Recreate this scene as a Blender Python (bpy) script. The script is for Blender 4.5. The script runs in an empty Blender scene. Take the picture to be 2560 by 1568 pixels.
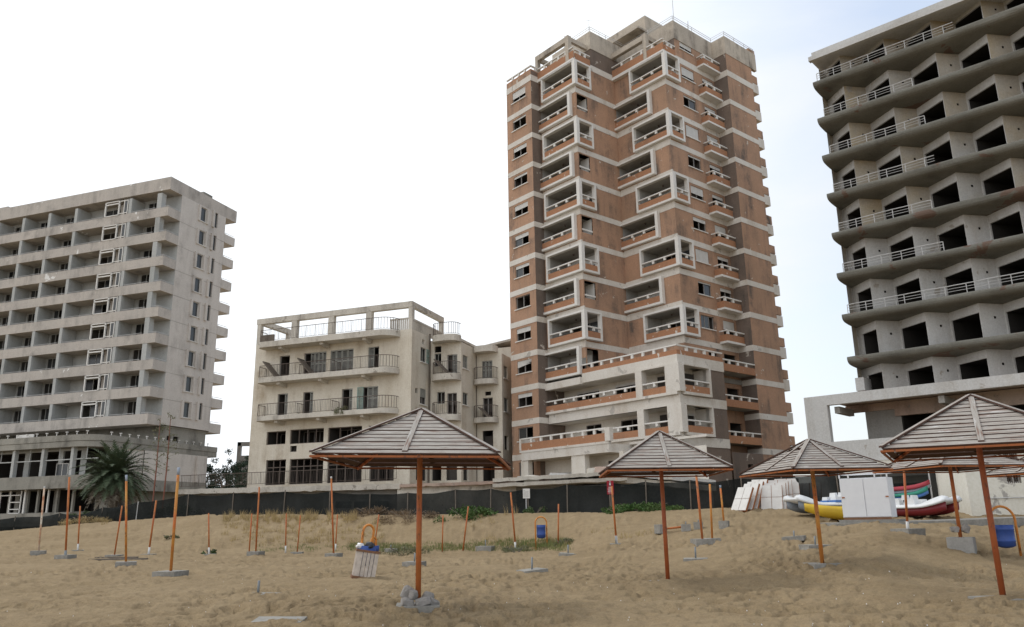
import bpy, bmesh, math, random
from mathutils import Vector, Matrix, noise
random.seed(7)
R = random.random
U = random.uniform
SC = bpy.context.scene
COL = SC.collection

# ------------------------------------------------------------------ camera
# the eye is at the origin, +Y looks over the beach to the towers, ground about 1.3 m below
FPX, PITCH, ROLL = 1988.3, 0.2547, -0.0167
cp, sp = math.cos(PITCH), math.sin(PITCH)
fw = Vector((0, cp, sp)); rt = Vector((1, 0, 0)); dn = Vector((0, sp, -cp))
cr, sr = math.cos(ROLL), math.sin(ROLL)
rt2 = rt*cr - dn*sr; dn2 = rt*sr + dn*cr
cam = bpy.data.cameras.new('camera'); cam.sensor_width = 36.0; cam.lens = FPX/2560*36
cam.clip_start = 0.2; cam.clip_end = 3000
camo = bpy.data.objects.new('camera', cam); COL.objects.link(camo)
M = Matrix((rt2, -dn2, -fw)).transposed().to_4x4()
camo.matrix_world = M
SC.camera = camo

def ray(px, py):
    """direction (per metre of y) of a point measured on the photograph, used to survey positions"""
    a = (px-1280)/FPX; b = (py-784)/FPX
    a, b = a*cr + b*sr, -a*sr + b*cr
    up = -b
    y = cp - up*sp
    return (a/y, (sp + up*cp)/y)
def at(px, py, y):
    r = ray(px, py); return Vector((r[0]*y, y, r[1]*y))

# ------------------------------------------------------------------ terrain
TC = [  # x/y,   y0, yb,  zb,    yf,  zf
 (-0.90, 24, 40, -1.00, 66, -0.45),
 (-0.644, 24, 40, -1.02, 64, -0.20),
 (-0.530, 24, 40, -1.12, 62, 0.30),
 (-0.377, 26, 40, -1.30, 56, 0.70),
 (-0.250, 26, 40, -1.42, 53, 0.58),
 (-0.140, 26, 40, -1.46, 50, 0.46),
 (0.010, 26, 39, -1.42, 47, 0.38),
 (0.110, 20, 31, -1.12, 46, 0.35),
 (0.260, 16, 26, -0.85, 43, 0.44),
 (0.440, 12, 29, -0.27, 38, 0.12),
 (0.600, 17, 31, -0.42, 35, 0.00),
 (0.900, 19, 30, -0.30, 35, 0.05)]
def sm(t):
    t = max(0., min(1., t)); return t*t*(3-2*t)
def T0(x, y):
    yy = max(y, 5.); s = max(-0.9, min(0.9, x/yy))
    for i in range(len(TC)-1):
        if s <= TC[i+1][0]: break
    A, B = TC[i], TC[i+1]; t = (s-A[0])/(B[0]-A[0]); t = max(0, min(1, t))
    y0, yb, zb, yf, zf = [A[j]+(B[j]-A[j])*t for j in range(1, 6)]
    if y <= y0: return -1.32
    if y <= yb: return -1.32 + (zb+1.32)*sm((y-y0)/(yb-y0))
    return zb + (zf-zb)*sm((y-yb)/(yf-yb-1.5))
def TZ(x, y):
    z = T0(x, y)
    d = math.hypot(x, y)
    z += 0.05*noise.noise(Vector((x*.22, y*.22, 3.1)))
    return z
def ground(px, py):
    r = ray(px, py); y = 6.
    while y < 95:
        if r[1]*y <= TZ(r[0]*y, y): break
        y += .04
    return Vector((r[0]*y, y, TZ(r[0]*y, y)))
K = 2560/2464.
def gd(x, y): return ground(x*K, y*K)

# ------------------------------------------------------------------ mesh helpers
class MB:
    def __init__(s): s.v = []; s.f = []; s.m = []; s.uv = {}
    def face(s, pts, mi=0, uv=None):
        i = len(s.v); s.v += [tuple(p) for p in pts]
        if uv: s.uv[len(s.f)] = uv
        s.f.append(tuple(range(i, i+len(pts)))); s.m.append(mi)
    def hexa(s, c, mi=0, uvs=None):
        i = len(s.v); s.v += [tuple(p) for p in c]
        for k, q in enumerate(((3, 2, 1, 0), (4, 5, 6, 7), (0, 1, 5, 4), (1, 2, 6, 5), (2, 3, 7, 6), (3, 0, 4, 7))):
            if uvs: s.uv[len(s.f)] = [uvs[j] for j in q]
            s.f.append(tuple(i+j for j in q)); s.m.append(mi)
    def box(s, x0, x1, y0, y1, z0, z1, mi=0):
        s.hexa([(x0, y0, z0), (x1, y0, z0), (x1, y1, z0), (x0, y1, z0), (x0, y0, z1), (x1, y0, z1), (x1, y1, z1), (x0, y1, z1)], mi)
    def sbox(s, g, a0, a1, b0, b1, z0, z1, mi=0):
        s.hexa([g.p(a0, b0, z0), g.p(a1, b0, z0), g.p(a1, b1, z0), g.p(a0, b1, z0), g.p(a0, b0, z1), g.p(a1, b0, z1), g.p(a1, b1, z1), g.p(a0, b1, z1)], mi)
    def bar(s, p, q, w, h=None, mi=0):
        p = Vector(p); q = Vector(q); h = h or w
        d = (q-p).normalized(); up = Vector((0, 0, 1)) if abs(d.z) < .95 else Vector((0, 1, 0))
        x = d.cross(up).normalized()*w/2; y = x.cross(d).normalized()*h/2
        s.hexa([p-x-y, p+x-y, q+x-y, q-x-y, p-x+y, p+x+y, q+x+y, q-x+y], mi)
    def tube(s, pts, r, n=8, mi=0, caps=True):
        pts = [Vector(p) for p in pts]; rs = r if isinstance(r, (list, tuple)) else [r]*len(pts)
        i0 = len(s.v); up = None
        for k, p in enumerate(pts):
            d = (pts[min(k+1, len(pts)-1)]-pts[max(k-1, 0)]).normalized()
            if up is None:
                up = Vector((0, 0, 1)) if abs(d.z) < .9 else Vector((0, 1, 0))
            x = d.cross(up).normalized(); y = x.cross(d).normalized(); up = y
            for j in range(n):
                t = 2*math.pi*j/n; s.v.append(tuple(p + x*math.cos(t)*rs[k] + y*math.sin(t)*rs[k]))
        for k in range(len(pts)-1):
            for j in range(n):
                a = i0+k*n+j; b = i0+k*n+(j+1) % n
                s.f.append((a, b, b+n, a+n)); s.m.append(mi)
        if caps:
            s.f.append(tuple(i0+j for j in range(n))[::-1]); s.m.append(mi)
            e = i0+(len(pts)-1)*n; s.f.append(tuple(e+j for j in range(n))); s.m.append(mi)
    def prism(s, pts, z0, z1, mi=0):
        n = len(pts); i = len(s.v)
        s.v += [(p[0], p[1], z0) for p in pts] + [(p[0], p[1], z1) for p in pts]
        s.f.append(tuple(range(i, i+n))[::-1]); s.m.append(mi)
        s.f.append(tuple(range(i+n, i+2*n))); s.m.append(mi)
        for j in range(n):
            k = (j+1) % n; s.f.append((i+j, i+k, i+n+k, i+n+j)); s.m.append(mi)
    def build(s, name, mats, parent=None, smooth=False, weld=True):
        me = bpy.data.meshes.new(name); me.from_pydata(s.v, [], s.f)
        if not isinstance(mats, (list, tuple)): mats = [mats]
        for m in mats: me.materials.append(m)
        me.polygons.foreach_set('material_index', s.m)
        if s.uv:
            ul = me.uv_layers.new(name='UVMap')
            for fi, uv in s.uv.items():
                for li, q in zip(me.polygons[fi].loop_indices, uv): ul.data[li].uv = q
        bm = bmesh.new(); bm.from_mesh(me)
        if weld: bmesh.ops.remove_doubles(bm, verts=bm.verts, dist=2e-4)
        bmesh.ops.recalc_face_normals(bm, faces=bm.faces)
        bm.to_mesh(me); bm.free()
        if smooth: me.polygons.foreach_set('use_smooth', [True]*len(me.polygons))
        o = bpy.data.objects.new(name, me); COL.objects.link(o)
        if parent: o.parent = parent
        return o
class Seg:
    """a wall line on the plan: o origin, d along the wall, n into the building"""
    def __init__(s, o, d, n, k=1.): s.o, s.d, s.n, s.k = Vector(o), Vector(d), Vector(n), k     # k: metres per unit of the plan
    def p(s, a, b, z):
        q = s.o + (s.d*a + s.n*b)*s.k; return (q.x, q.y, z*s.k)
    def off(s, a, b=0): return Seg(s.o+(s.d*a+s.n*b)*s.k, s.d, s.n, s.k)
def wall(mb, g, a0, a1, z0, z1, holes=(), mi=0, rev=.2, mr=1, room=2.2):
    eps = 1e-4
    A = sorted({a0, a1, *[max(a0, min(a1, v)) for h in holes for v in h[:2]]})
    Z = sorted({z0, z1, *[max(z0, min(z1, v)) for h in holes for v in h[2:4]]})
    for i in range(len(A)-1):
        for j in range(len(Z)-1):
            am = (A[i]+A[i+1])/2; zm = (Z[j]+Z[j+1])/2
            if A[i+1]-A[i] < eps or Z[j+1]-Z[j] < eps: continue
            if any(h[0] < am < h[1] and h[2] < zm < h[3] for h in holes): continue
            mb.face([g.p(A[i], 0, Z[j]), g.p(A[i+1], 0, Z[j]), g.p(A[i+1], 0, Z[j+1]), g.p(A[i], 0, Z[j+1])], mi)
    for h in holes:
        h0, h1, y0, y1 = h[:4]
        dep = h[4] if len(h) > 4 else room
        if dep <= 0: continue
        for (m, b0, b1) in ((mi, 0, rev), (mr, rev, rev+dep)):
            mb.face([g.p(h0, b0, y0), g.p(h1, b0, y0), g.p(h1, b1, y0), g.p(h0, b1, y0)], m)
            mb.face([g.p(h0, b0, y1), g.p(h1, b0, y1), g.p(h1, b1, y1), g.p(h0, b1, y1)], m)
            mb.face([g.p(h0, b0, y0), g.p(h0, b1, y0), g.p(h0, b1, y1), g.p(h0, b0, y1)], m)
            mb.face([g.p(h1, b0, y0), g.p(h1, b1, y0), g.p(h1, b1, y1), g.p(h1, b0, y1)], m)
        mb.face([g.p(h0, rev+dep, y0), g.p(h1, rev+dep, y0), g.p(h1, rev+dep, y1), g.p(h0, rev+dep, y1)], mr)
def tag(o, label=None, cat=None, group=None, kind=None):
    if label: o['label'] = label
    if cat: o['category'] = cat
    if group: o['group'] = group
    if kind: o['kind'] = kind
    return o
def thing(name, label, cat, loc=(0, 0, 0), rz=0, group=None):
    o = bpy.data.objects.new(name, None); COL.objects.link(o)
    o.empty_display_size = .2
    o.location = loc; o.rotation_euler = (0, 0, rz)
    return tag(o, label, cat, group)

# ------------------------------------------------------------------ materials
class NT:
    def __init__(s, name):
        s.mat = bpy.data.materials.new(name); s.mat.use_nodes = True
        s.t = s.mat.node_tree; s.n = s.t.nodes; s.l = s.t.links
        s.b = s.n['Principled BSDF']; s.tc = None
    def add(s, typ, **kw):
        n = s.n.new(typ)
        for k, v in kw.items(): setattr(n, k, v)
        return n
    def co(s, scale=(1, 1, 1), src='Object', loc=(0, 0, 0)):
        if not s.tc: s.tc = s.add('ShaderNodeTexCoord')
        m = s.add('ShaderNodeMapping'); m.inputs['Scale'].default_value = scale; m.inputs['Location'].default_value = loc
        s.l.new(s.tc.outputs[src], m.inputs['Vector']); return m.outputs[0]
    def noise(s, vec, scale, detail=4, rough=.55, dist=0):
        n = s.add('ShaderNodeTexNoise'); n.inputs['Scale'].default_value = scale; n.inputs['Detail'].default_value = detail
        n.inputs['Roughness'].default_value = rough; n.inputs['Distortion'].default_value = dist
        s.l.new(vec, n.inputs['Vector']); return n.outputs['Fac']
    def ramp(s, fac, *st):
        n = s.add('ShaderNodeValToRGB'); e = n.color_ramp.elements
        while len(e) < len(st): e.new(.5)
        for k, (p, c) in enumerate(st):
            e[k].position = p; e[k].color = (c, c, c, 1) if isinstance(c, (int, float)) else (*c, 1)
        s.l.new(fac, n.inputs[0]); return n.outputs[0]
    def mix(s, fac, a, b, mode='MIX'):
        n = s.add('ShaderNodeMix', data_type='RGBA', blend_type=mode)
        for sock, v in ((n.inputs[0], fac), (n.inputs[6], a), (n.inputs[7], b)):
            if isinstance(v, (int, float)): sock.default_value = v
            elif isinstance(v, (tuple, list)): sock.default_value = (*v, 1)
            else: s.l.new(v, sock)
        return n.outputs[2]
    def bump(s, h, strength=.3, dist=.02):
        n = s.add('ShaderNodeBump'); n.inputs['Strength'].default_value = strength; n.inputs['Distance'].default_value = dist
        s.l.new(h, n.inputs['Height']); s.l.new(n.outputs[0], s.b.inputs['Normal'])
    def out(s, col, rough=.85, spec=.3, metal=0):
        if isinstance(col, (tuple, list)): s.b.inputs['Base Color'].default_value = (*col, 1)
        else: s.l.new(col, s.b.inputs['Base Color'])
        s.b.inputs['Roughness'].default_value = rough; s.b.inputs['Specular IOR Level'].default_value = spec
        s.b.inputs['Metallic'].default_value = metal
        return s.mat
def plaster(name, c1, c2, dark=None, da=.5, patch=None, pa=.0, seed=0, streak=(.9, .9, .13), patch_scale=.9, fine=.25):
    """weathered wall finish: broad tone drift, rain streaks, bare patches, fine grain"""
    t = NT(name)
    v = t.co(loc=(seed*7.3, seed*3.1, seed*1.7))
    big = t.noise(v, .22, 5, .6)
    col = t.mix(t.ramp(big, (.35, 0), (.68, 1)), c1, c2)
    if dark:
        st = t.noise(t.co(streak, loc=(seed, 2*seed, 0)), 1.0, 6, .62)
        mid = t.noise(v, .55, 5, .65)
        f = t.mix(1, t.ramp(st, (.44, 0), (.72, 1)), t.ramp(mid, (.4, 0), (.65, 1)), 'MULTIPLY')
        f = t.mix(1, f, (da*1.6,)*3, 'MULTIPLY')
        col = t.mix(f, col, dark)
    if patch:
        pn = t.noise(v, patch_scale, 6, .6, .4)
        col = t.mix(t.ramp(pn, (.66-pa, 0), (.685-pa, 1)), col, patch)
    fn = t.noise(v, 9, 6, .7)
    col = t.mix(fine, col, t.ramp(fn, (.3, .25), (.72, .85)), 'OVERLAY')
    t.bump(fn, .35, .03)
    return t.out(col, .92, .15)
def plain(name, c, rough=.6, var=.25, scale=6, spec=.3, metal=0, c2=None, amt=.5):
    t = NT(name); v = t.co()
    n = t.noise(v, scale, 5, .65)
    col = t.mix(var, c, t.ramp(n, (.3, .2), (.7, .8)), 'OVERLAY')
    if c2:
        n2 = t.noise(v, scale*.6, 6, .7, .6); col = t.mix(t.ramp(n2, (amt, 0), (amt+.06, 1)), col, c2)
    t.bump(n, .15, .01)
    return t.out(col, rough, spec, metal)

m_brick = plaster('terracotta_render', (.445, .272, .18), (.35, .225, .153), (.13, .105, .09), .9, (.54, .48, .41), -.005, 1, patch_scale=1.5)
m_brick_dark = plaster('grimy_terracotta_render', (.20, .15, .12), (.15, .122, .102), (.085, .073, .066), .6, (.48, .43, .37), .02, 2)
m_parapet = plaster('terracotta_parapet_render', (.40, .205, .115), (.35, .18, .105), (.18, .12, .09), .3, (.60, .55, .48), .02, 3, patch_scale=1.5)
m_band = plaster('off_white_band_paint', (.66, .625, .57), (.60, .555, .49), (.40, .33, .26), .45, (.43, .40, .36), .03, 4)
m_white = plaster('white_wall_paint', (.72, .68, .61), (.64, .60, .53), (.42, .34, .25), .4, None, 0, 5)
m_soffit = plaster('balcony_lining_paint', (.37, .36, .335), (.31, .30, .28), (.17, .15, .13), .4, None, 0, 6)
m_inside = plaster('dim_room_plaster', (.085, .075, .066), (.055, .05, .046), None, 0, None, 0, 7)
m_black_room = plaster('shade_darkened_room_plaster', (.04, .037, .034), (.026, .024, .022), None, 0, None, 0, 38)  # darker copy of the room plaster, deep shade put into its colour
m_roofcrete = plaster('stained_roof_concrete', (.52, .46, .38), (.42, .37, .31), (.10, .085, .075), .75, None, 0, 8)
m_hotel = plaster('buff_pebble_concrete', (.60, .555, .505), (.55, .51, .465), (.24, .22, .2), .42, None, 0, 9)
m_hotelpar = plaster('buff_parapet_concrete', (.51, .465, .415), (.455, .42, .38), (.14, .13, .12), .5, (.74, .73, .70), -.005, 10, patch_scale=.6)
m_hotelin = plaster('grey_balcony_paint', (.47, .475, .46), (.40, .41, .395), (.22, .215, .2), .4, None, 0, 11)  # grey paint, brightened for the backlight veil over the recesses
m_hotelroom = plaster('veil_lightened_room_plaster', (.17, .165, .155), (.12, .118, .112), None, 0, None, 0, 37)  # lighter copy of the room plaster, backlight veil put into its colour
m_hotelcrete = plaster('blackened_concrete', (.33, .315, .275), (.25, .24, .21), (.075, .07, .062), .75, None, 0, 12, streak=(.5, .5, .2))
m_cream = plaster('cream_stucco', (.68, .63, .54), (.60, .54, .44), (.35, .28, .2), .62, None, 0, 13)
m_creamcrete = plaster('eroded_slab_edge', (.60, .56, .49), (.49, .45, .39), (.14, .12, .1), .5, (.3, .27, .23), .03, 14, patch_scale=1.6)
m_rwhite = plaster('flaking_white_paint', (.56, .555, .54), (.48, .475, .46), (.30, .255, .2), .4, (.36, .33, .29), .01, 15, patch_scale=.7)
m_rochre = plaster('ochre_stained_wall', (.46, .45, .425), (.42, .345, .235), (.23, .215, .2), .42, (.34, .32, .29), .01, 16, patch_scale=.6)
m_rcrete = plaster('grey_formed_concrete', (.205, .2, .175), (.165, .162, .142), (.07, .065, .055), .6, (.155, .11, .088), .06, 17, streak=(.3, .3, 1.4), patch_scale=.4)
m_rrust = plaster('rust_stained_beam', (.52, .42, .35), (.44, .31, .25), (.13, .09, .075), .6, (.3, .27, .24), .04, 18)
m_greycrete = plaster('plain_grey_concrete', (.36, .35, .33), (.30, .29, .27), (.17, .16, .15), .4, None, 0, 19)
m_slab = plaster('cast_slab_concrete', (.285, .272, .245), (.22, .21, .19), (.12, .115, .105), .55, None, 0, 20, fine=.4)
m_hut = plaster('hut_white_stucco', (.70, .68, .60), (.64, .61, .53), (.42, .39, .33), .3, (.36, .34, .31), .045, 21, patch_scale=.8)
m_trim = plain('white_trim_paint', (.70, .68, .64), .6, .2, 4)
m_rail = plain('white_tube_paint', (.5, .5, .495), .5, .2, 5)
m_iron = plain('rusty_iron', (.12, .095, .08), .8, .3, 8)
m_shut = plain('roller_shutter_slats', (.60, .59, .56), .6, .2, 3)
m_shutgrey = plain('faded_louvre_paint', (.27, .27, .245), .8, .3, 3)
m_shutgreen = plain('pale_green_louvre_paint', (.27, .36, .32), .8, .3, 3)
m_frame = plain('grey_window_frame', (.25, .235, .22), .6, .2, 4)
m_dwood = plain('dark_weathered_board', (.16, .135, .11), .85, .3, 5)
def glass(name, c, rough=.12):
    t = NT(name); n = t.noise(t.co(), 1.2, 4); t.bump(n, .08, .02)
    return t.out(c, rough, .5)
m_glass = glass('dusty_window_glass', (.045, .048, .05), .2)
m_curtain = plain('faded_curtain', (.42, .39, .35), .9, .2, 3)
# ------------------------------------------------------------------ shared building pieces
def V2(x, y): return Vector((x, y))
def window(g, a0, a1, z0, z1, b, parent, shut=0., sill=True, fm=None, leaves=2, glz=(), pane=False, tilt=False, name='window', shm=None):
    """framed opening with roller shutter, sill and what is left of its glass"""
    fm = fm or m_frame; m = MB(); w = .055
    m.sbox(g, a0, a0+w, b, b+.08, z0, z1); m.sbox(g, a1-w, a1, b, b+.08, z0, z1)
    m.sbox(g, a0+w, a1-w, b, b+.08, z1-w, z1); m.sbox(g, a0+w, a1-w, b, b+.08, z0, z0+w)
    for i in range(1, leaves):
        a = a0+(a1-a0)*i/leaves; m.sbox(g, a-w*.6, a+w*.6, b, b+.08, z0+w, z1-w)
    f = m.build(name, fm, parent)
    if shut > 0:
        m = MB(); zb = z1-(z1-z0)*shut
        n = max(2, int((z1-zb)/.11)); lo = .12 if tilt else 0
        for i in range(n):
            za = z1-(z1-zb)*i/n; zc = z1-(z1-zb)*(i+1)/n; dz = -lo*(i+1)/n
            m.hexa([g.p(a0+.02, b-.05, zc+dz), g.p(a1-.02, b-.05, zc-dz), g.p(a1-.02, b-.015, zc-dz), g.p(a0+.02, b-.015, zc+dz),
                    g.p(a0+.02, b-.035, za), g.p(a1-.02, b-.035, za), g.p(a1-.02, b-.01, za), g.p(a0+.02, b-.01, za)])
        m.build('roller_shutter', shm or m_shut, f)
    for i in glz:
        m = MB(); a = a0+(a1-a0)*i/leaves; m.sbox(g, a+w, a+(a1-a0)/leaves-w, b+.03, b+.045, z0+w, z1-w)
        m.build('glass_pane', m_glass, f)
    if sill:
        m = MB(); m.sbox(g, a0-.12, a1+.12, -.1, .16, z0-.09, z0-.01); m.build('sill', m_trim, f)
    return f
def handrail(g, a0, a1, zc, parent, b0=.02, b1=.14, posts=2, h=.34, mat=None):
    m = MB(); m.sbox(g, a0, a1, b0-.02, b1+.04, zc-.1, zc)
    for i in range(posts):
        a = a0+(a1-a0)*(i+1)/(posts+1)
        m.sbox(g, a-.11, a+.11, b0, b1+.02, zc-h, zc-.1)
    return m.build('handrail', mat or m_trim, parent)
def tube_rail(segpts, zs, parent, r=.022, posts=(), zb=0, mat=None, name='railing'):
    m = MB()
    for z in zs: m.tube([(p[0], p[1], p[2]+z) for p in segpts], r, 5)
    for p in posts: m.tube([(p[0], p[1], p[2]+zb), (p[0], p[1], p[2]+max(zs))], r, 5)
    return m.build(name, mat or m_rail, parent)

# ------------------------------------------------------------------ brown apartment tower
def build_tower():
    th = .871; u = V2(math.cos(th), -math.sin(th)); v = V2(math.sin(th), math.cos(th))
    P5 = V2(14.29, 64.59)
    def P(a, b): return P5+u*a+v*b
    T = thing('apartment_tower', 'tall brown and white apartment tower with stacked box balconies', 'apartment block', (P5.x, P5.y, 0))
    T.location = (0, 0, 0)
    lev = lambda k: 44.09-3*k
    S0 = Seg(P(-14.51, -6.68), u, v); S1 = Seg(P(-10.86, -6.68), v, -u); S2 = Seg(P(-10.86, -5.486), u, v)
    S3 = Seg(P(-6.1, -5.486), v, -u); S4 = Seg(P(-6.1, 0), u, v); S5 = Seg(P(0, 0), v, -u)
    S6 = Seg(P(0, 7.62), u, v); S7 = Seg(P(1.51, 7.62), v, -u)
    # ---- walls
    wz = lambda k: (lev(k+1)+1.66, lev(k)-.2)
    h0 = [(.85, 2.82, *wz(k)) for k in range(1, 14) if lev(k+1)+1.66 > 1]
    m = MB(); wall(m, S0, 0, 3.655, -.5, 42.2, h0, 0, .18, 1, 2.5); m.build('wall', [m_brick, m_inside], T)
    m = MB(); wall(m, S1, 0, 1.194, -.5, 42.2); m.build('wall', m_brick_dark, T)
    h2, h3, h4, h5 = [], [], [], []
    for k in range(1, 11):
        z0, z1 = lev(k+1)+.75, lev(k)
        if k % 2:
            if k < 10:
                h2.append((.69, 4.76, z0, z1, 0)); h3.append((0, 1.6, z0, z1, 0))
                h4.append((2.3, 6.1, z0, z1, 0)); h5.append((0, 1.6, z0, z1, 0))
        else:
            h2.append((.0, 4.0, z0, z1, 0)); h3.append((.15, 1.5, lev(k+1)+1.35, z1-.1, 0))
            if k < 10: h4.append((0, 4.05, z0, z1, 0))
    m = MB(); wall(m, S2, 0, 4.76, 13.2, 41.1, h2, 0, .2, 1); m.build('wall', [m_brick, m_inside], T)
    m = MB(); wall(m, S3, 0, 5.486, 11.6, 41.1, h3, 0, .2, 1); m.build('wall', [m_brick, m_inside], T)
    m = MB(); wall(m, S4, 0, 6.1, 11.6, 41.1, h4, 0, .2, 1); m.build('wall', [m_brick, m_inside], T)
    hw = [(2.48, 4.35, lev(k+1)+1.65, lev(k)-.2) for k in range(0, 10)]
    hd = [(5.65, 7.35, lev(k+1)+.75, lev(k)-.25) for k in range(0, 10)]
    hr = [(3.2, 4.5, lev(k+1)+.8, lev(k)-.3) for k in (10, 11, 12)] + [(5.4, 7.2, lev(k+1)+.8, lev(k)-.3) for k in (10, 11, 12)]
    m = MB(); wall(m, S5, 0, 7.62, -.5, 41.1, h5+[h for h in hw+hd if h[3] < 41.1]+hr, 0, .18, 1, 2.5)
    wall(m, S5, 1.7, 7.62, 41.1, 43.5, [h for h in hw+hd if h[3] > 41.1], 0, .18, 1, 2.5)
    m.build('wall', [m_brick, m_inside], T)
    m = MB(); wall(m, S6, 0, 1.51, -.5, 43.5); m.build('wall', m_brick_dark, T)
    m = MB(); wall(m, S7, 0, 4.32, -.5, 43.5); m.build('wall', m_brick, T)
    # far sides, never seen from the beach
    m = MB(); A = P(1.51, 11.94); B = P(-14.51, 11.94); D = P(-14.51, -6.68)
    for a, b in ((A, B), (B, D)):
        m.face([(a.x, a.y, -.5), (b.x, b.y, -.5), (b.x, b.y, 42.2), (a.x, a.y, 42.2)])
    m.build('wall', m_brick, T)
    # ---- white floor bands, set 3 cm proud
    for k in range(1, 14):
        z0, z1 = lev(k), lev(k)+(.5 if k > 1 else .62); z2 = lev(k)+.62
        m = MB(); e = -.03; w = .12
        m.sbox(S0, 0, 3.655+.03, e, w, z0, z1); m.sbox(S1, .12, 1.194, e, w, z0, z1)
        if k <= 10:
            m.sbox(S2, 0.03, 4.76+.03, e, w, z0, z2); m.sbox(S3, .12, 5.486-.03, e, w, z0, z1)
            m.sbox(S4, .03, 6.1+.03, e, w, z0, z2)
            m.sbox(S5, .12, 7.62-.03, e, w, z0, z1)
        else: m.build('floor_band', m_band, T); m = MB()
        m.sbox(S6, .03, 1.51+.03, e, w, z0, z1); m.sbox(S7, .12, 4.32, e, w, z0, z1)
        m.build('floor_band', m_band, T)
    # ---- corner windows of the left bay
    sh = [.62, .16, .36, .2, .42, .33, .26, .0, .38, .42, .3, .0, .0]
    for k in range(1, 14):
        z0, z1 = wz(k)
        if z0 < 1: continue
        window(S0, .85, 2.82, z0, z1, .1, T, sh[k-1], glz=(0,) if k in (6, 7, 12) else (), tilt=(k == 10))
    # ---- seaward windows and small balconies of the right bay
    sh = [.7, .72, .12, 1., .14, .62, .3, .98, .1, .0, .2]
    for k in range(0, 10):
        z0, z1 = lev(k+1)+1.65, lev(k)-.2
        window(S5, 2.48, 4.35, z0, z1, .1, T, sh[k], glz=(1,) if k in (2, 8) else ((0, 1) if k == 9 else ()), leaves=3 if k == 9 else 2)
        f = window(S5, 5.65, 7.35, lev(k+1)+.75, lev(k)-.25, .1, T, .15 if k % 3 else .4, False, glz=(1,) if k in (1, 4, 5) else (), name='balcony_door')
        zb = lev(k+1)+.5; g = S5.off(4.95, -.8)
        m = MB(); m.sbox(g, 0, 2.66, 0, .79, zb, zb+.18)
        bl = m.build('balcony', m_trim, T)
        m = MB(); m.sbox(g, .05, 2.62, .05, .13, zb+.18, zb+.78); m.sbox(g, .05, .13, .13, .79, zb+.18, zb+.78)
        m.build('balcony_parapet', m_parapet, bl)
        m = MB(); m.sbox(g, 0, 2.64, 0, .16, zb+1.05, zb+1.16); m.sbox(g, 0, .14, .16, .79, zb+1.05, zb+1.16)
        for a in (.12, 1.3): m.sbox(g, a, a+.26, .02, .16, zb+.78, zb+1.05)
        m.build('handrail', m_trim, bl)
    # ---- balconies
    def loggia(g, a0, a1, dep, z0, z1, parent, left=True, dark=.55, door=(.18, .95)):
        m = MB(); e = .2
        m.face([g.p(a0, e*0, z0+.02), g.p(a1, 0, z0+.02), g.p(a1, dep, z0+.02), g.p(a0, dep, z0+.02)])
        m.face([g.p(a0, 0, z1-.01), g.p(a1, 0, z1-.01), g.p(a1, dep, z1-.01), g.p(a0, dep, z1-.01)])
        if left: m.face([g.p(a0, 0, z0), g.p(a0, dep, z0), g.p(a0, dep, z1), g.p(a0, 0, z1)])
        d0, d1 = a0+(a1-a0)*door[0], a0+(a1-a0)*door[1]
        wall(m, g.off(0, dep), a0, a1, z0, z1, [(d0, d1, z0+.08, z1-.32, 1.6)], 0, .08, 1)
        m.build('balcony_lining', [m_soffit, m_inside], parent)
        f = window(g.off(0, dep), d0, d1, z0+.08, z1-.32, .02, parent, (.25, .7, .1, .0, .45)[int(a1*7+z0) % 5], False, leaves=3, name='balcony_door', glz=(int(z0) % 3,))
        f2 = MB(); f2.tube([g.p((a0+a1)/2, dep*.5, z1-.14), g.p((a0+a1)/2, dep*.5, z1-.02)], .09, 6); f2.build('ceiling_lamp', m_iron, parent)
    def corner_box(g, aL, aR, h, k, back):
        """white picture-frame balcony wrapping a corner: g is the left face, h the right face"""
        zb, zt = lev(k+1)+.66, lev(k); pr = .36
        m = MB()
        m.sbox(g, aL, aR+pr, -pr, .0, zb-.02, zb+.17)                       # bottom bar
        m.sbox(g, aL, aL+.19, -pr, 0, zb+.17, zt+.0)                        # left post
        m.sbox(g, aL, aR+pr, -pr, -.035, zt, zt+.17)                         # head
        m.sbox(g, aR-.0, aR+pr, -pr, .0, zb+.17, zt)                         # corner column
        m.sbox(h, 0, 1.6, -pr, 0, zb-.02, zb+.17); m.sbox(h, 1.6, 1.8, -pr, 0, zb-.02, zt+.17); m.sbox(h, 0, 1.6, -pr, -.035, zt, zt+.17)
        bl = m.build('balcony', m_trim, T)
        m = MB(); m.sbox(g, aL+.19, aR, -pr+.08, -pr+.18, zb+.17, zb+.72)
        m.sbox(h, 0.0, 1.6, -pr+.08, -pr+.18, zb+.17, zb+.72); m.build('balcony_parapet', m_parapet, bl)
        handrail(g, aL+.19, aR, zb+1.14, bl, -pr+.04, -pr+.16, 2)
        handrail(h, 0.0, 1.6, zb+1.14, bl, -pr+.04, -pr+.16, 1)
        loggia(g, aL+.19, aR, back, zb+.04, zt, bl, door=(.12, .93))
    def flush(g, a1, k, h, side=True):
        zb, zt = lev(k+1)+.7, lev(k); pr = .36
        m = MB(); m.sbox(g, 0.0, a1+.3, -pr, 0, zb+.02, zb+.22); m.sbox(g, a1, a1+.3, -pr, 0, zb+.22, zt); 
        m.sbox(g, 0, a1+.3, -pr, -.035, zt, zt+.16)
        bl = m.build('balcony', m_trim, T)
        m = MB(); m.sbox(g, 0.0, a1, -pr+.08, -pr+.18, zb+.22, zb+.78); m.build('balcony_parapet', m_parapet, bl)
        handrail(g, 0.0, a1, zb+1.15, bl, -pr+.04, -pr+.16, 2)
        loggia(g, 0, a1, 1.6, zb+.05, zt, bl, door=(.3, .98))
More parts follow.
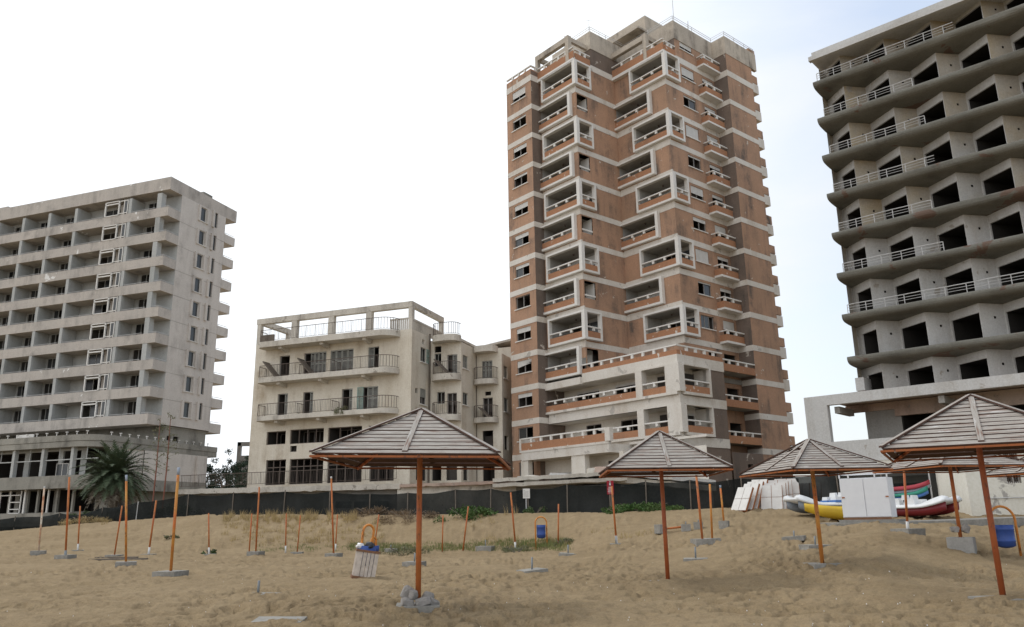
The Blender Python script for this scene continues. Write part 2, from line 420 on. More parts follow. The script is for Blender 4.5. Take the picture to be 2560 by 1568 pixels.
        if side:
            m = MB()
            m.sbox(h, .16, 1.48, -.02, .1, lev(k+1)+1.55, lev(k+1)+1.7)
            m.face([h.p(1.5, .1, lev(k+1)+1.35), h.p(1.5, 1.5, lev(k+1)+1.35), h.p(1.5, 1.5, zt-.1), h.p(1.5, .1, zt-.1)])
            m.face([h.p(.15, 1.2, lev(k+1)+1.35), h.p(1.5, 1.2, lev(k+1)+1.35), h.p(1.5, 1.2, zt-.1), h.p(.15, 1.2, zt-.1)], 1)
            m.build('side_opening', [m_trim, m_inside], bl)
    for k in range(1, 10):
        if k % 2:
            corner_box(S2, .5, 4.76, S3, k, 2.0); corner_box(S4, 2.1, 6.1, S5, k, 2.0)
        else:
            flush(S2, 4.0, k, S3); flush(S4, 4.1, k, S5, False)
    flush(S2, 4.0, 10, S3, False)
    # ---- balcony ends poking out past the right edge
    for k in range(0, 14):
        z = lev(k)-.1
        if z < 3: continue
        m = MB(); m.sbox(S7, 4.34, 5.4, .06, 3, z+(.0 if k else 0), z+1.0); bl = m.build('balcony', m_band, T)
        m = MB(); m.sbox(S7, 4.34, 5.34, .08, 3, z+1.08, z+1.9); m.build('balcony_parapet', m_brick, bl)
    # ---- penthouse, roof parapets
    pb = -3.2
    Q3 = Seg(P(-6.1, pb), v, -u); Qf = Seg(P(-6.1, 1.7), u, v); Ql = Seg(P(-10.86, pb), u, v)
    m = MB(); wall(m, Q3, 0, 1.7-pb, 41.1, 43.8); wall(m, Qf, 0, 6.1, 41.1, 43.5, [(.8, 4.6, 41.2, 43.1)], 0, .15, 1, 2)
    wall(m, Ql, 0, 4.76, 41.1, 43.5, [(.6, 4.0, 41.2, 43.1)], 0, .15, 1, 2)
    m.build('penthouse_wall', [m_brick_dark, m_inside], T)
    m = MB(); z0, z1 = 43.5, 45.4; w = .25; e = -.04
    m.sbox(Ql, -.5, 4.76+.04, e, w, z0, z1); m.sbox(Q3, w, 1.7-pb-.04, e, w, z0, z1); m.sbox(Qf, .04, 6.1+.04, e, w, z0, z1)
    m.sbox(S5, 1.7+w, 7.62-.04, e, w, z0, z1); m.sbox(S6, .04, 1.51+.04, e, w, z0, z1); m.sbox(S7, w, 4.32+.9, e, w, z0+.0, z1)
    m.build('roof_parapet', m_roofcrete, T)
    m = MB()
    pts = [P(-10.9, pb+.3), P(-6.3, pb+.3), P(-6.3, 1.9), P(-.2, 1.9), P(-.2, 7.8), P(1.3, 7.8), P(1.3, 11.9), P(-14.3, 11.9), P(-14.3, pb+.3)]
    m.prism([(p.x, p.y) for p in pts], 44.5, 44.7); m.build('roof', m_roofcrete, T)
    m = MB(); pts = [P(-14.4, -6.5), P(-11, -6.5), P(-11, -5.3), P(-6.2, -5.3), P(-6.2, .1), P(-.1, .1), P(-.1, 7.5), P(-14.4, 7.5)]
    m.prism([(p.x, p.y) for p in pts], 41.12, 41.3); m.build('terrace_slab', m_roofcrete, T)
    # terrace parapets with handrails
    def tparapet(g, a0, a1, zs, zc, posts, b=0.):
        m = MB(); m.sbox(g, a0, a1, b, b+.12, zs, zc-.42); o = m.build('terrace_parapet', m_parapet, T)
        handrail(g, a0, a1, zc, o, b, b+.12, posts, .42)
    tparapet(S0, 0, 3.655, 42.2, 42.75, 3); tparapet(S1, .15, 1.19, 42.2, 42.75, 1)
    for g, a1, col in ((S2, 4.76, 4.0), (S4, 6.1, 4.0)):
        m = MB(); m.sbox(g, 0, a1+.2, -.36, .02, 41.12, 41.42); m.build('terrace_slab', m_trim, T)
        tparapet(g, 0, a1+.2, 41.42, 42.6, 4, -.32)
        m = MB(); m.sbox(g, col, col+.4, -.36, .1, 41.42, 44.1); m.sbox(g, -.3 if g is S2 else 0, col+.0, -.3, .1, 43.55, 44.1)
        m.sbox(g, col+.05, col+.35, .1, 2.2 if g is S2 else 1.65, 43.6, 44.05)
        if g is S2: m.sbox(g, -.3, .05, -.3, .1, 41.4, 43.55); m.sbox(g, -.25, .03, .1, 2.2, 43.6, 44.05)
        m.build('pergola', m_roofcrete, T)
    tparapet(S3, .12, 2.1, 41.42, 42.6, 2, -.05); tparapet(S5, .12, 1.68, 41.42, 42.6, 2, -.05)
    # lift house
    m = MB(); g = Seg(P(-13.5, 2.4), u, v); m.sbox(g, 0, 9.7, 0, 4.2, 44.7, 48.35); m.build('lift_house', m_roofcrete, T)
    m = MB(); m.sbox(g, 1.5, 9.9, -1.4, -.02, 46.3, 46.5); m.build('canopy_slab', m_roofcrete, T)
    # thin roof railing
    pl = [(-10.9, pb), (-6.1, pb), (-6.1, 1.7), (0, 1.7), (0, 7.62), (1.51, 7.62), (1.51, 12.6)]
    tube_rail([(*P(a, b), 45.4) for a, b in pl], (.28, .5), T, .025, [(*P(a, b), 45.4) for a, b in pl]+[(*P(0, 4.6), 45.4), (*P(1.51, 9.3), 45.4), (*P(1.51, 11), 45.4), (*P(-6.1, -1), 45.4), (*P(-3, 1.7), 45.4)])
    for (a, b, z, h, r) in ((0, 1.9, 45.4, 7, .03), (-6.6, -2.8, 45.4, 1.7, .02), (-9.6, pb, 45.4, 1.3, .05), (-.05, 4.1, 45.4, 1.0, .05), (-9.0, 1.2, 44.7, 3.9, .035)):
        m = MB(); p = P(a, b); m.tube([(p.x, p.y, z), (p.x+.05, p.y, z+h)], [r, r*.6], 5)
        if h == 1.7: m.tube([(p.x-.6, p.y, z+h-.15), (p.x+.55, p.y, z+h)], .015, 4)
        m.build('antenna', m_rail, T)
    # ---- projecting lower storeys
    BF = Seg(P(-10.86, -5.6), u, v); BR = Seg(P(3.5, -5.6), v, -u); W = 14.36
    m = MB(); m.sbox(BF, -.1, 4.36, -.3, .3, 10.95, 11.55); m.build('floor_band', m_band, T)
    m = MB(); m.sbox(BF, 4.36, W+.05, -.06, .3, 11.05, 11.85); m.sbox(BR, .3, 5.7, -.05, .3, 11.05, 11.85)
    m.build('floor_band', m_band, T)
    m = MB(); m.sbox(BF, 4.36, W, 0, .12, 11.85, 12.22); m.sbox(BR, .12, 5.7, 0, .12, 11.85, 12.22); tp = m.build('terrace_parapet', m_parapet, T)
    handrail(BF, 4.36, W, 12.62, tp, 0, .12, 8, .4); handrail(BR, .16, 5.7, 12.62, tp, 0, .12, 4, .4)
    m = MB(); pts = [P(-10.8, -5.3), P(3.3, -5.3), P(3.3, .0), P(.1, .0), P(.1, 7.6), P(-.1, 7.6), P(-.1, .2), P(-10.8, .2)]
    m.prism([(p.x, p.y) for p in pts], 11.2, 11.6); m.build('terrace_slab', m_soffit, T)
    for k in (11, 12):
        zb, zt = lev(k+1)+.75, lev(k)-.05
        m = MB(); m.sbox(BF, 0, W+.0, -.3, .2, zb, zb+.2); m.sbox(BR, .3, 3.6, -.3, .2, zb, zb+.2)
        m.sbox(BF, 10.4, 11.05, -.3, .3, zb+.2, zt); m.sbox(BF, 13.35, W+.3, -.3, .35, zb+.2, zt)
        m.sbox(BR, 3.4, 3.6, -.3, .3, zb+.2, zt); m.sbox(BF, 10.4, W+.3, -.3, .1, zt, zt+.12); m.sbox(BR, .3, 3.6, -.3, .1, zt, zt+.12)
        fl = m.build('balcony', m_band, T)
        if k == 11:
            m = MB(); m.sbox(BF, 0, 10.4, -.22, -.1, zb+.2, zb+.72); m.build('balcony_parapet', m_parapet, fl); handrail(BF, 0, 10.4, zb+1.15, fl, -.24, -.1, 8)
        else:
            m = MB(); m.sbox(BF, 6.2, 10.4, -.22, -.1, zb+.2, zb+.72); m.build('balcony_parapet', m_parapet, fl); handrail(BF, 6.2, 10.4, zb+1.15, fl, -.24, -.1, 3)
        m = MB(); m.sbox(BF, 11.05, 13.35, -.22, -.1, zb+.2, zb+.72); m.sbox(BR, .35, 3.4, -.22, -.1, zb+.2, zb+.72); m.build('balcony_parapet', m_parapet, fl)
        handrail(BF, 11.05, 13.35, zb+1.15, fl, -.24, -.1, 1); handrail(BR, .36, 3.4, zb+1.15, fl, -.24, -.1, 1)
        m = MB(); dz = zb+.2
        hl = [(1.6, 4.3), (6.2, 9.4)] if k == 11 else [(2.6, 4.4), (6.6, 9.0), (11.2, 12.9)]
        if k == 11: hl.append((12.3, 13.2))
        wall(m, BF.off(0, 2.0), 0, W-2, zb, zt+.2, [(a, b, dz, zt-.25, 2.5) for a, b in hl], 0, .1, 1)
        m.face([BF.p(0, 0, zt), BF.p(W, 0, zt), BF.p(W, 2.0, zt), BF.p(0, 2.0, zt)])
        m.face([BF.p(0, 0, dz), BF.p(W, 0, dz), BF.p(W, 2.0, dz), BF.p(0, 2.0, dz)])
        m.face([BF.p(0, 0, dz), BF.p(0, 2, dz), BF.p(0, 2, zt), BF.p(0, 0, zt)], 2)
        wall(m, BR.off(0, 1.3), .0, 5.7, zb, zt+.2, [(1.7, 3.3, dz, zt-.3, 2.)], 0, .1, 1)
        m.face([BR.p(3.4, 0, zb), BR.p(3.4, 1.3, zb), BR.p(3.4, 1.3, zt), BR.p(3.4, 0, zt)])
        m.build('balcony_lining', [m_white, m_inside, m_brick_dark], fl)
        for a, b in hl:
            window(BF.off(0, 2.0), a, b, dz, zt-.25, .03, fl, .12 if k == 11 else 0, False, leaves=2, name='balcony_door')
        window(BR.off(0, 1.3), 1.7, 3.3, dz, zt-.3, .03, fl, .1, False, leaves=2, name='balcony_door')
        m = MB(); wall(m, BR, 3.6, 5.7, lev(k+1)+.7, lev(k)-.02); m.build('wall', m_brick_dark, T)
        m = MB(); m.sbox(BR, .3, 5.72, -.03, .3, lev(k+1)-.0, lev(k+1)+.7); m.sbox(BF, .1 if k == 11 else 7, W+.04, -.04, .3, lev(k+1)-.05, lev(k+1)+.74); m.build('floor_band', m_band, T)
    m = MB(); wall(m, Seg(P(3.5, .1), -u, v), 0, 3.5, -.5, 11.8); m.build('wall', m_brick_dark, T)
    # broad flaking terrace over the shop floor
    TF = Seg(P(-11.6, -8.3), u, v)
    m = MB(); m.sbox(TF, 0, 10.3, -.05, .25, 5.5, 5.68); m.sbox(TF, 0, .18, -.05, 2.7, 5.68, 6.7); m.sbox(TF, .2, 10.3, .0, 2.7, 4.85, 5.5); m.sbox(TF, 10.0, 10.5, -.1, .3, 5.68, 6.7); m.sbox(TF, 10.3, 17.5, 2.3, 2.7, 5.5, 5.68)
    tr = m.build('terrace_slab', m_band, T)
    m = MB(); m.sbox(TF, .18, 10.0, .02, .14, 5.68, 6.3); m.build('terrace_parapet', m_parapet, tr); handrail(TF, .18, 10.0, 6.72, tr, .02, .14, 7, .42)
    # shop floor
    for a0, a1 in ((0, .9), (6.1, 7.6), (11.2, 11.6)):
        m = MB(); m.sbox(TF, a0, a1, .1, .6, 0, 4.85); m.build('shop_pillar', m_white, T)
    m = MB(); wall(m, TF.off(0, 2.2), .3, 17.5, 0, 4.9, [(1.0, 6.0, 1.2, 3.8, 3), (8.0, 10.4, 1.2, 4.4, 3), (10.6, 12.4, 1.2, 3.4, 3)], 0, .15, 1); m.build('shop_front', [m_white, m_inside], T)
    for a0, a1, z1, n in ((1.0, 6.0, 3.8, 4), (10.6, 12.4, 3.4, 1)):
        window(TF.off(0, 2.2), a0, a1, 1.2, z1, .05, T, .12, False, leaves=n, name='shop_window')
    m = MB(); wall(m, BF.off(0, .02), 7.2, W, -.5, 5.1, [(8.5, 10.5, 2, 4.2)], 0, .2, 1); m.build('wall', [m_brick_dark, m_inside], T)
    m = MB(); wall(m, BR.off(0, .02), 0, 5.7, -.5, 5.1, [(1.7, 3.3, 3.0, 4.6)], 0, .2, 1); m.build('wall', [m_brick_dark, m_inside], T)
    # recessed balconies beside the right bay
    SR = Seg(P(1.51, 2.67), v, -u)
    for k in (10, 11, 12):
        zb = lev(k+1)+.75
        m = MB(); m.sbox(SR, -2.6, 4.94, .12, 1.5, zb, zb+.22); bl = m.build('balcony', m_soffit, T)
        m = MB(); m.sbox(SR, -2.6, 4.94, 0, .12, zb-.0, zb+.62); m.build('balcony_parapet', m_parapet, bl)
        handrail(SR, -2.4, 4.94, zb+1.0, bl, 0, .12, 5, .38)
    m = MB(); wall(m, SR, .5, 4.95, -.5, 5.1, [(2.6, 3.3, 3.2, 4.2)], 0, .2, 1, 1); m.build('wall', [m_brick_dark, m_inside], T)
    return T
build_tower()
# ------------------------------------------------------------------ buff hotel on the left
def build_hotel():
    th = .337; C = V2(-39.564, 85.832); L = V2(-math.cos(th), math.sin(th)); V = V2(math.sin(th), math.cos(th))
    F = Seg(C, L, V); S = Seg(C, V, L)
    T = thing('hotel', 'long buff concrete hotel with rows of deep balconies behind the palm', 'hotel')
    W = 36.
    divs = [5.52] + [13.9+4.3*i for i in range(6)]
    # walls
    hs = []
    for k in range(9):
        z = 35.86-3*k; hs += [(5.2, 6.3, z+.2, z+2.0), (7.65, 8.35, z+.2, z+2.15)]
    m = MB(); wall(m, S, 2.0, 9.8, 10.9, 38.02, hs, 0, .25, 1, 1.0); m.build('wall', [m_hotel, m_inside], T)
    m = MB(); wall(m, F.off(0, 9.8), 0, W, 10.9, 38.02); wall(m, Seg(C+L*W, V, -L), 0, 9.8, 10.9, 38.02); m.build('wall', m_hotel, T)
    hb = []
    edges = [0.12]+divs
    for k in range(9):
        z = 35.86-3*k
        hb += [(2.6, 5.0, z-.85, z+1.85)] + [(a+1.9, a+4.1, z-.85, z+1.85) for a in divs[1:]] + [(a+2.0, a+6.4, z-.85, z+1.85) for a in divs[:1]]
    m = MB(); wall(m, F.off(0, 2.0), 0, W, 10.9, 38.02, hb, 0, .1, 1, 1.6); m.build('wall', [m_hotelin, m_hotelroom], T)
    m = MB(); m.sbox(F, 0, W, 0, 11.8, 38.02, 39.6); m.sbox(F, 26, W, .1, 11.6, 39.6, 39.85); m.build('roof_slab', m_hotelpar, T)
    m = MB(); m.sbox(F, 1.0, 3.2, 6.6, 8.2, 39.6, 40.5); m.build('roof_vent', m_hotelcrete, T)
    for k in range(9):
        z = 35.86-3*k
        m = MB(); m.sbox(F, 0, W, 0, .14, z-1.11, z); m.sbox(F, 0, .14, .14, 1.995, z-1.11, z); m.sbox(F, .14, W, .14, 1.99, z-1.11, z-.88)
        b = m.build('balcony', m_hotelpar, T)
        m = MB(); zr = z+.13
        m.tube([F.p(5.4, .05, zr), F.p(2.0, .05, zr)], .03, 5)
        m.tube([F.p(1.0, .05, zr), F.p(.06, .05, zr), F.p(.06, 1.9, zr)], .03, 5)
        m.build('railing', m_rail, b)
        for i, a in enumerate(divs):
            a1 = a+.5; a2 = divs[i+1] if i+1 < len(divs) else W
            if a2-a1 > 5: a1 = 9.7
            m = MB(); m.tube([F.p(a1+.1, .05, zr), F.p(a2-.1, .05, zr)], .03, 5); m.build('railing', m_rail, b)
            m = MB(); m.sbox(F, a, a+.48, .16, 1.98, z-.88, z+1.88); m.sbox(F, a+.02, a+.46, .02, .16, z, z+1.88); m.build('partition_wall', m_hotelin, b)
        m = MB(); m.sbox(F, 1.1, 1.8, .16, .7, z-.88, z+1.88); m.sbox(F, 1.12, 1.78, .03, .16, z, z+1.88); m.build('pillar', m_hotelin, b)
        # white framed enclosure on the balcony edge
        m = MB()
        for a0, a1 in ((7.33, 9.57),):
            zt = z+1.85; zb = z-.02
            m.sbox(F, a0, a0+.16, -.06, .1, zb, zt); m.sbox(F, a1-.16, a1, -.06, .1, zb, zt); m.sbox(F, a0, a1, -.06, .1, zt-.42, zt-.28); m.sbox(F, a0, a1, -.06, .1, zt-.1, zt); m.sbox(F, a0, a1, -.06, .1, zb, zb+.1)
        m.sbox(F, 6.1, 6.2, 0, .1, z, z+1.85); m.sbox(F, 6.62, 6.72, 0, .1, z, z+1.85); m.sbox(F, 6.1, 7.33, 0, .1, z+.12, z+.22); m.sbox(F, 6.1, 7.33, 0, .1, z+1.7, z+1.8)
        w = m.build('window', m_trim, T)
        m = MB(); m.sbox(F, 7.45, 8.05, .9, .95, z-.85, z+1.7); m.build('curtain', m_curtain, w)
        m = MB(); m.sbox(F, 6.25, 6.6, .04, .06, z+.2, z+1.7); m.build('glass_pane', m_glass, w)
        for i, (a0, a1) in enumerate([(2.6, 5.0)]+[(a+1.9, a+4.1) for a in divs[1:]]+[(divs[0]+2, divs[0]+6.4)]):
            if a0 > 27: continue
            d = window(F.off(0, 2.0), a0, a1, z-.85, z+1.85, .03, T, 0, False, leaves=3, fm=m_hotelin, name='balcony_door', glz=((i+k) % 3, (i*2+k) % 3 if (i+k) % 2 else (i+k) % 3) if (i+k) % 4 else ())
        # end wall slot windows
        w = window(S, 5.2, 6.3, z+.2, z+2.0, .12, T, 0, True, leaves=1, fm=m_trim, glz=(0,))
        m = MB(); m.sbox(S, 4.85, 5.15, -.16, .0, z+.05, z+2.1); m.build('window_fin', m_hotel, w); m = MB(); m.sbox(S, 6.35, 6.6, -.16, .0, z+.05, z+2.1); m.build('window_fin', m_hotel, w)
        w = window(S, 7.65, 8.35, z+.2, z+2.15, .15, T, 0, False, leaves=1, fm=m_frame, glz=(0,))
        m = MB(); m.sbox(S, 7.3, 7.62, -.2, .0, z+.05, z+2.25); m.build('window_fin', m_hotel, w)
        # rear balconies, seen in profile past the end wall
        m = MB(); m.sbox(S, 9.82, 11.8, 0.0, 5, z-1.11, z-.0); rb = m.build('balcony', m_hotel, T)
        m = MB(); m.tube([S.p(10.0, .1, z+.2), S.p(11.7, .1, z+.2)], .03, 5); m.tube([S.p(10.0, .1, z), S.p(10.0, .1, z+.2)], .03, 5); m.build('railing', m_rail, rb)
        if k < 9:
            m = MB()
            for i in range(1): m.sbox(S, 2.0, 9.8, -.012, .01, z-1.15, z-1.12)
            m.build('wall_joint', m_hotelcrete, T)
    # recessed storey, blackened terrace ring and the lower floors
    m = MB(); wall(m, F.off(2.2, 3.0), -2, W, 4.9, 10.9); wall(m, S.off(0, .3), 3.0, 9.6, 7.8, 10.9, [(2.9+.5, 4.0, 9.3, 9.8), (4.4, 5.2, 9.3, 9.8)], 0, .2, 1, 1); m.build('wall', [m_hotelcrete, m_inside], T)
    b0 = -6.67
    def ring(z0, z1, out=0., mat=m_hotelcrete, name='terrace_ring', r=2.4):
        pts = []
        fr = lambda a, b: C+L*a+V*b
        pts.append(fr(-out, 11.45)); 
        for i in range(9):
            t = math.pi/2*i/8; pts.append(fr(-out+r-r*math.cos(t), b0-out+r-r*math.sin(t)))
        pts += [fr(W, b0-out), fr(W, 11.45)]
        m = MB(); m.prism([(p.x, p.y) for p in pts], z0, z1); return m.build(name, mat, T)
    ring(7.9, 8.45, 0); ring(8.5, 9.1, .05); ring(8.45, 8.5, -.05)
    m = MB(); wall(m, S, 0.1, 9.9, 4.86, 7.9); wall(m, S.off(0, .1), -4.5, .1, 5.1, 7.9); m.build('wall', m_hotel, T)
    m = MB(); m.sbox(S, 8.0, 8.35, -.25, -.01, 4.9, 7.85); m.build('wall_fin', m_hotel, T)
    FL = F.off(0, b0)
    m = MB(); wall(m, FL.off(0, 1.6), 2.4, W, 5.1, 7.9, [(3.2, 5.6, 5.2, 7.7, 3), (6.2, 10.2, 5.2, 7.7, 3), (10.9, 16, 5.2, 7.7, 3), (17, 24, 5.2, 7.7, 3)], 0, .2, 1); m.build('wall', [m_hotelin, m_inside], T)
    for a in (2.75, 6.7, 10.7, 14.8, 18.9, 23.0):
        m = MB(); m.sbox(FL, a, a+.36, .25, .7, 5.1, 7.9); m.build('column', m_hotelin, T)
    for i, (a0, a1) in enumerate(((-.2, 2.75), (3.1, 6.7), (7.06, 10.7), (11.06, 14.8), (15.2, 18.9))):
        m = MB(); m.sbox(FL, a0, a1, .5, .58, 6.65, 6.75); m.sbox(FL, (a0+a1)/2-.03, (a0+a1)/2+.03, .5, .56, 6.75, 7.9); m.build('window_bar', m_hotelin, T)
    w = window(FL.off(0, 1.2), 4.3, 5.9, 5.15, 6.4, .0, T, 0, False, fm=m_trim, glz=(0, 1))
    m = MB(); m.sbox(FL, -.2, W, .0, 6.5, 3.85, 5.1); m.sbox(S, -6.6, 10.0, .02, 3, 3.7, 4.86); m.build('balcony_band', m_hotelcrete, T)
    m = MB(); wall(m, FL.off(0, 2.5), 0, W, -.5, 3.85, [(1.0, 6.6, 1.6, 3.8, 4), (7.2, 12, 1.6, 3.8, 4), (12.6, 17, 1.6, 3.8, 4)], 0, .2, 1); m.sbox(S, -4.2, 9.6, 1.5, 1.6, 0, 3.7); m.build('wall', [m_hotelcrete, m_inside], T)
    for a in (2.9, 5.0, 7.6, 9.0, 11.5):
        m = MB(); m.sbox(FL, a, a+.22, 1.0, 1.25, 1.5, 3.85); m.build('column', m_hotelcrete, T)
    for a0, a1 in ((9.15, 9.35), (6.0, 6.15)):
        m = MB(); m.sbox(FL, a0, a1, .8, .95, 1.5, 3.85); m.build('window_bar', m_trim, T)
    f = MB(); g = FL.off(0, .8)
    for a in (9.7, 11.2, 12.6): f.sbox(g, a, a+.12, 0, .1, 1.5, 3.8)
    for z in (3.3, 2.6, 1.9, 1.5): f.sbox(g, 9.7, 11.3, 0, .1, z, z+.09)
    f.sbox(g, 11.3, 12.6, 0, .1, 3.3, 3.4); f.build('window', m_trim, T)
    m = MB(); m.sbox(FL, 2.4, W, .3, 1.2, .2, 1.5); m.build('terrace_wall', m_hotelcrete, T)
    # lamp stubs along the terrace ring
    for i in range(18):
        a = 1.2+1.35*i; p = FL.p(a, .2, 9.1); m = MB(); m.tube([p, (p[0], p[1], 9.38)], .045, 5); m.tube([(p[0], p[1], 9.38), (p[0], p[1], 9.46)], .14, 7); m.build('terrace_lamp', m_trim, T)
    for i in range(13):
        p = S.p(-4.4+1.2*i, .2, 9.1); m = MB(); m.tube([p, (p[0], p[1], 9.38)], .045, 5); m.tube([(p[0], p[1], 9.38), (p[0], p[1], 9.46)], .14, 7); m.build('terrace_lamp', m_trim, T)
    m = MB(); m.sbox(FL, 8.8, 11.2, .5, .6, 9.1, 9.5); m.build('sign_board', m_trim, T)
build_hotel()

# ------------------------------------------------------------------ cream seafront hotel
KC = 1.15
def iron_rail(pts, z, h, parent, step=.16):
    m = MB()
    P3 = [Vector((p[0], p[1], z*KC)) for p in pts]; h *= KC
    m.tube([p+Vector((0, 0, h)) for p in P3], .03, 5); m.tube([p+Vector((0, 0, .1)) for p in P3], .018, 4)
    for i in range(len(P3)-1):
        d = P3[i+1]-P3[i]; n = max(1, int(d.length/step))
        for j in range(n):
            q = P3[i]+d*(j/n); k = .05*math.sin(j*2.1)
            m.bar(q+Vector((k*d.y/d.length, -k*d.x/d.length, .1)), q+Vector((0, 0, h)), .016 if j % 6 else .035)
    return m.build('railing', m_iron, parent)
def arc_balcony(g, a0, a1, bulge, z0, z1, parent, rail=True, n=14, mat=None):
    pts = [g.p(a0, -.0, 0)[:2]]; c = (a0+a1)/2; rr = (a1-a0)/2; curve = []
    for i in range(n+1):
        t = math.pi*i/n; e = .55
        x = -math.copysign(abs(math.cos(t))**e, math.cos(t)); y = abs(math.sin(t))**.75
        curve.append(g.p(c+rr*x, -bulge*y, 0)[:2])
    m = MB(); m.prism(curve, z0*KC, z1*KC); b = m.build('balcony', mat or m_creamcrete, parent)
    if rail:
        cin = [g.p(c+rr*.95*(-math.copysign(abs(math.cos(math.pi*i/n))**.55, math.cos(math.pi*i/n))), -bulge*.93*abs(math.sin(math.pi*i/n))**.75, 0)[:2] for i in range(n+1)]
        iron_rail(cin, z1, .95, b)
    return b
def louvre_door(g, a0, a1, z0, z1, parent, leaves=2, mat=None, open_leaf=None, b=.03, name='shutter_door'):
    """slatted timber leaves; the open one stands out from the wall"""
    root = None; w = (a1-a0)/leaves
    for i in range(leaves):
        gg = g.off(a0+i*w, b)
        if open_leaf == i:
            th = math.radians(100); d = gg.d*math.cos(th)-gg.n*math.sin(th); gg = Seg(gg.o, d, gg.n*math.cos(th)+gg.d*math.sin(th), gg.k)
        m = MB(); f = .07
        m.sbox(gg, .01, f, 0, .05, z0, z1); m.sbox(gg, w-f, w-.01, 0, .05, z0, z1)
        for z in (z0, (z0+z1)/2-.05, z1-.1): m.sbox(gg, f, w-f, 0, .05, z, z+.1)
        n = int((z1-z0-.3)/.09)
        for j in range(n):
            z = z0+.14+j*(z1-z0-.28)/n
            m.hexa([gg.p(f, -.0, z), gg.p(w-f, -.0, z), gg.p(w-f, .04, z+.05), gg.p(f, .04, z+.05), gg.p(f, .01, z+.015), gg.p(w-f, .01, z+.015), gg.p(w-f, .05, z+.065), gg.p(f, .05, z+.065)])
        o = m.build(name, mat or m_shutgrey, parent)
    return o
def build_cream():
    th = .35; C = V2(-7.6, 58.63)*KC; L = V2(-math.cos(th), math.sin(th)); V = V2(math.sin(th), math.cos(th))
    F = Seg(C, L, V, KC); T = thing('seafront_hotel', 'cream stucco hotel with curved iron balconies and open roof pergola', 'hotel')
    W = 14.22
    doors = [(10.88, 11.83, 11.3, 13.1), (7.47, 9.52, 11.3, 13.12), (5.03, 7.1, 11.3, 13.13), (2.8, 3.73, 11.3, 13.1),
             (10.86, 11.82, 8.2, 10.03), (8.52, 9.44, 8.2, 10.0), (5.0, 5.94, 8.2, 10.0), (2.78, 4.12, 8.2, 10.03)]
    big = [(10.87, 12.65, 6.05, 7.08), (7.41, 10.47, 6.02, 7.12), (4.07, 7.03, 5.96, 7.10), (1.6, 3.5, 6.0, 7.05)]
    bot = [(10.71, 12.55, 2.95, 4.87), (7.34, 10.36, 2.95, 4.86), (3.99, 6.97, 2.95, 4.85), (1.3, 3.33, 2.95, 4.84)]
    m = MB(); wall(m, F, 0, W, -.5, 14.2, doors+big+bot+[(9.8, 10.4, 5.42, 5.88, .3)], 0, .16, 1, 2.6); m.build('wall', [m_cream, m_inside], T)
    A1o = C+V*3.0*KC; Rr = -L
    A1 = Seg(A1o, Rr, V, KC); B1 = Seg(A1o+Rr*2.75*KC, V, L, KC); A2 = Seg(A1o+(Rr*2.75+V*3)*KC, Rr, V, KC); B2 = Seg(A2.o+Rr*2.2*KC, V, L, KC); A3 = Seg(A2.o+(Rr*2.2+V*3)*KC, Rr, V, KC)
    SD = Seg(C, V, L, KC)
    m = MB(); wall(m, SD, 0, 3, -.5, 14.2, [(1.5, 2.45, 11.98, 13.1), (1.75, 2.1, 13.35, 13.75, .4), (.7, 1.15, 9.4, 9.8, .4), (1.5, 2.5, 8.7, 9.9), (1.0, 1.7, 3, 4.6), (2.0, 2.8, 3, 4.6)], 0, .16, 1, 2)
    m.build('wall', [m_cream, m_inside], T)
    hA1 = [(.46, 1.04, 11.76, 12.79), (.45, 1.04, 12.87, 13.37), (1.55, 2.42, 11.0, 12.6), (.7, 1.37, 8.8, 9.73), (1.56, 2.38, 7.9, 9.58), (.3, 1.1, 3, 4.6), (1.5, 2.4, 3, 4.6), (1.5, 2.4, 5.3, 7.0)]
    m = MB(); wall(m, A1, 0, 2.75, -.5, 13.75, hA1, 0, .16, 1, 2); m.build('wall', [m_cream, m_inside], T)
    hB = [(.3, 1.3, 11.55, 12.6), (.3, 1.3, 8.7, 9.65), (.3, 1.3, 5.6, 6.7), (.4, 1.4, 3, 4.5)]
    m = MB(); wall(m, B1, 0, 3, -.5, 13.55, hB, 0, .16, 1, 1.5); m.build('wall', [m_cream, m_inside], T)
    hA2 = [(.5, 1.4, 10.95, 12.5), (.74, 1.26, 9.68, 10.0, .4), (.56, 1.4, 7.9, 9.5), (.5, 1.4, 5.2, 6.9), (.5, 1.5, 3, 4.6)]
    m = MB(); wall(m, A2, 0, 2.2, -.5, 13.3, hA2, 0, .16, 1, 1.5); m.build('wall', [m_cream, m_inside], T)
    m = MB(); wall(m, B2, 0, 3, -.5, 13.0, [(.4, 1.3, 11.1, 12.1), (.4, 1.3, 8.4, 9.5), (.4, 1.3, 5.4, 6.5)], 0, .16, 1, 1.5)
    wall(m, A3, 0, 3, -.5, 13.2, [(.25, 1.0, 10.8, 12.3), (.25, 1.0, 8.0, 9.4), (.25, 1.0, 5.2, 6.7), (.25, 1.1, 2.5, 4.4)], 0, .16, 1, 1.2); m.build('wall', [m_cream, m_inside], T)
    m = MB(); g = A2.off(0, 4.5); m.sbox(g, -2, 1.5, 0, 5, 12, 14.5); m.build('rear_block', m_cream, T)
    m = MB(); m.hexa([g.p(-2, -.2, 14.5), g.p(1.5, -.2, 15.0), g.p(1.5, 5, 15.0), g.p(-2, 5, 14.5), g.p(-2, -.2, 14.7), g.p(1.5, -.2, 15.2), g.p(1.5, 5, 15.2), g.p(-2, 5, 14.7)]); m.build('rear_roof', m_creamcrete, T)
    m = MB(); pts = [F.p(.1, .1, 0), F.p(W, .1, 0), F.p(W, 12, 0), F.p(-2.6, 12, 0), F.p(-2.6, 3.2, 0), F.p(.1, 3.2, 0)]
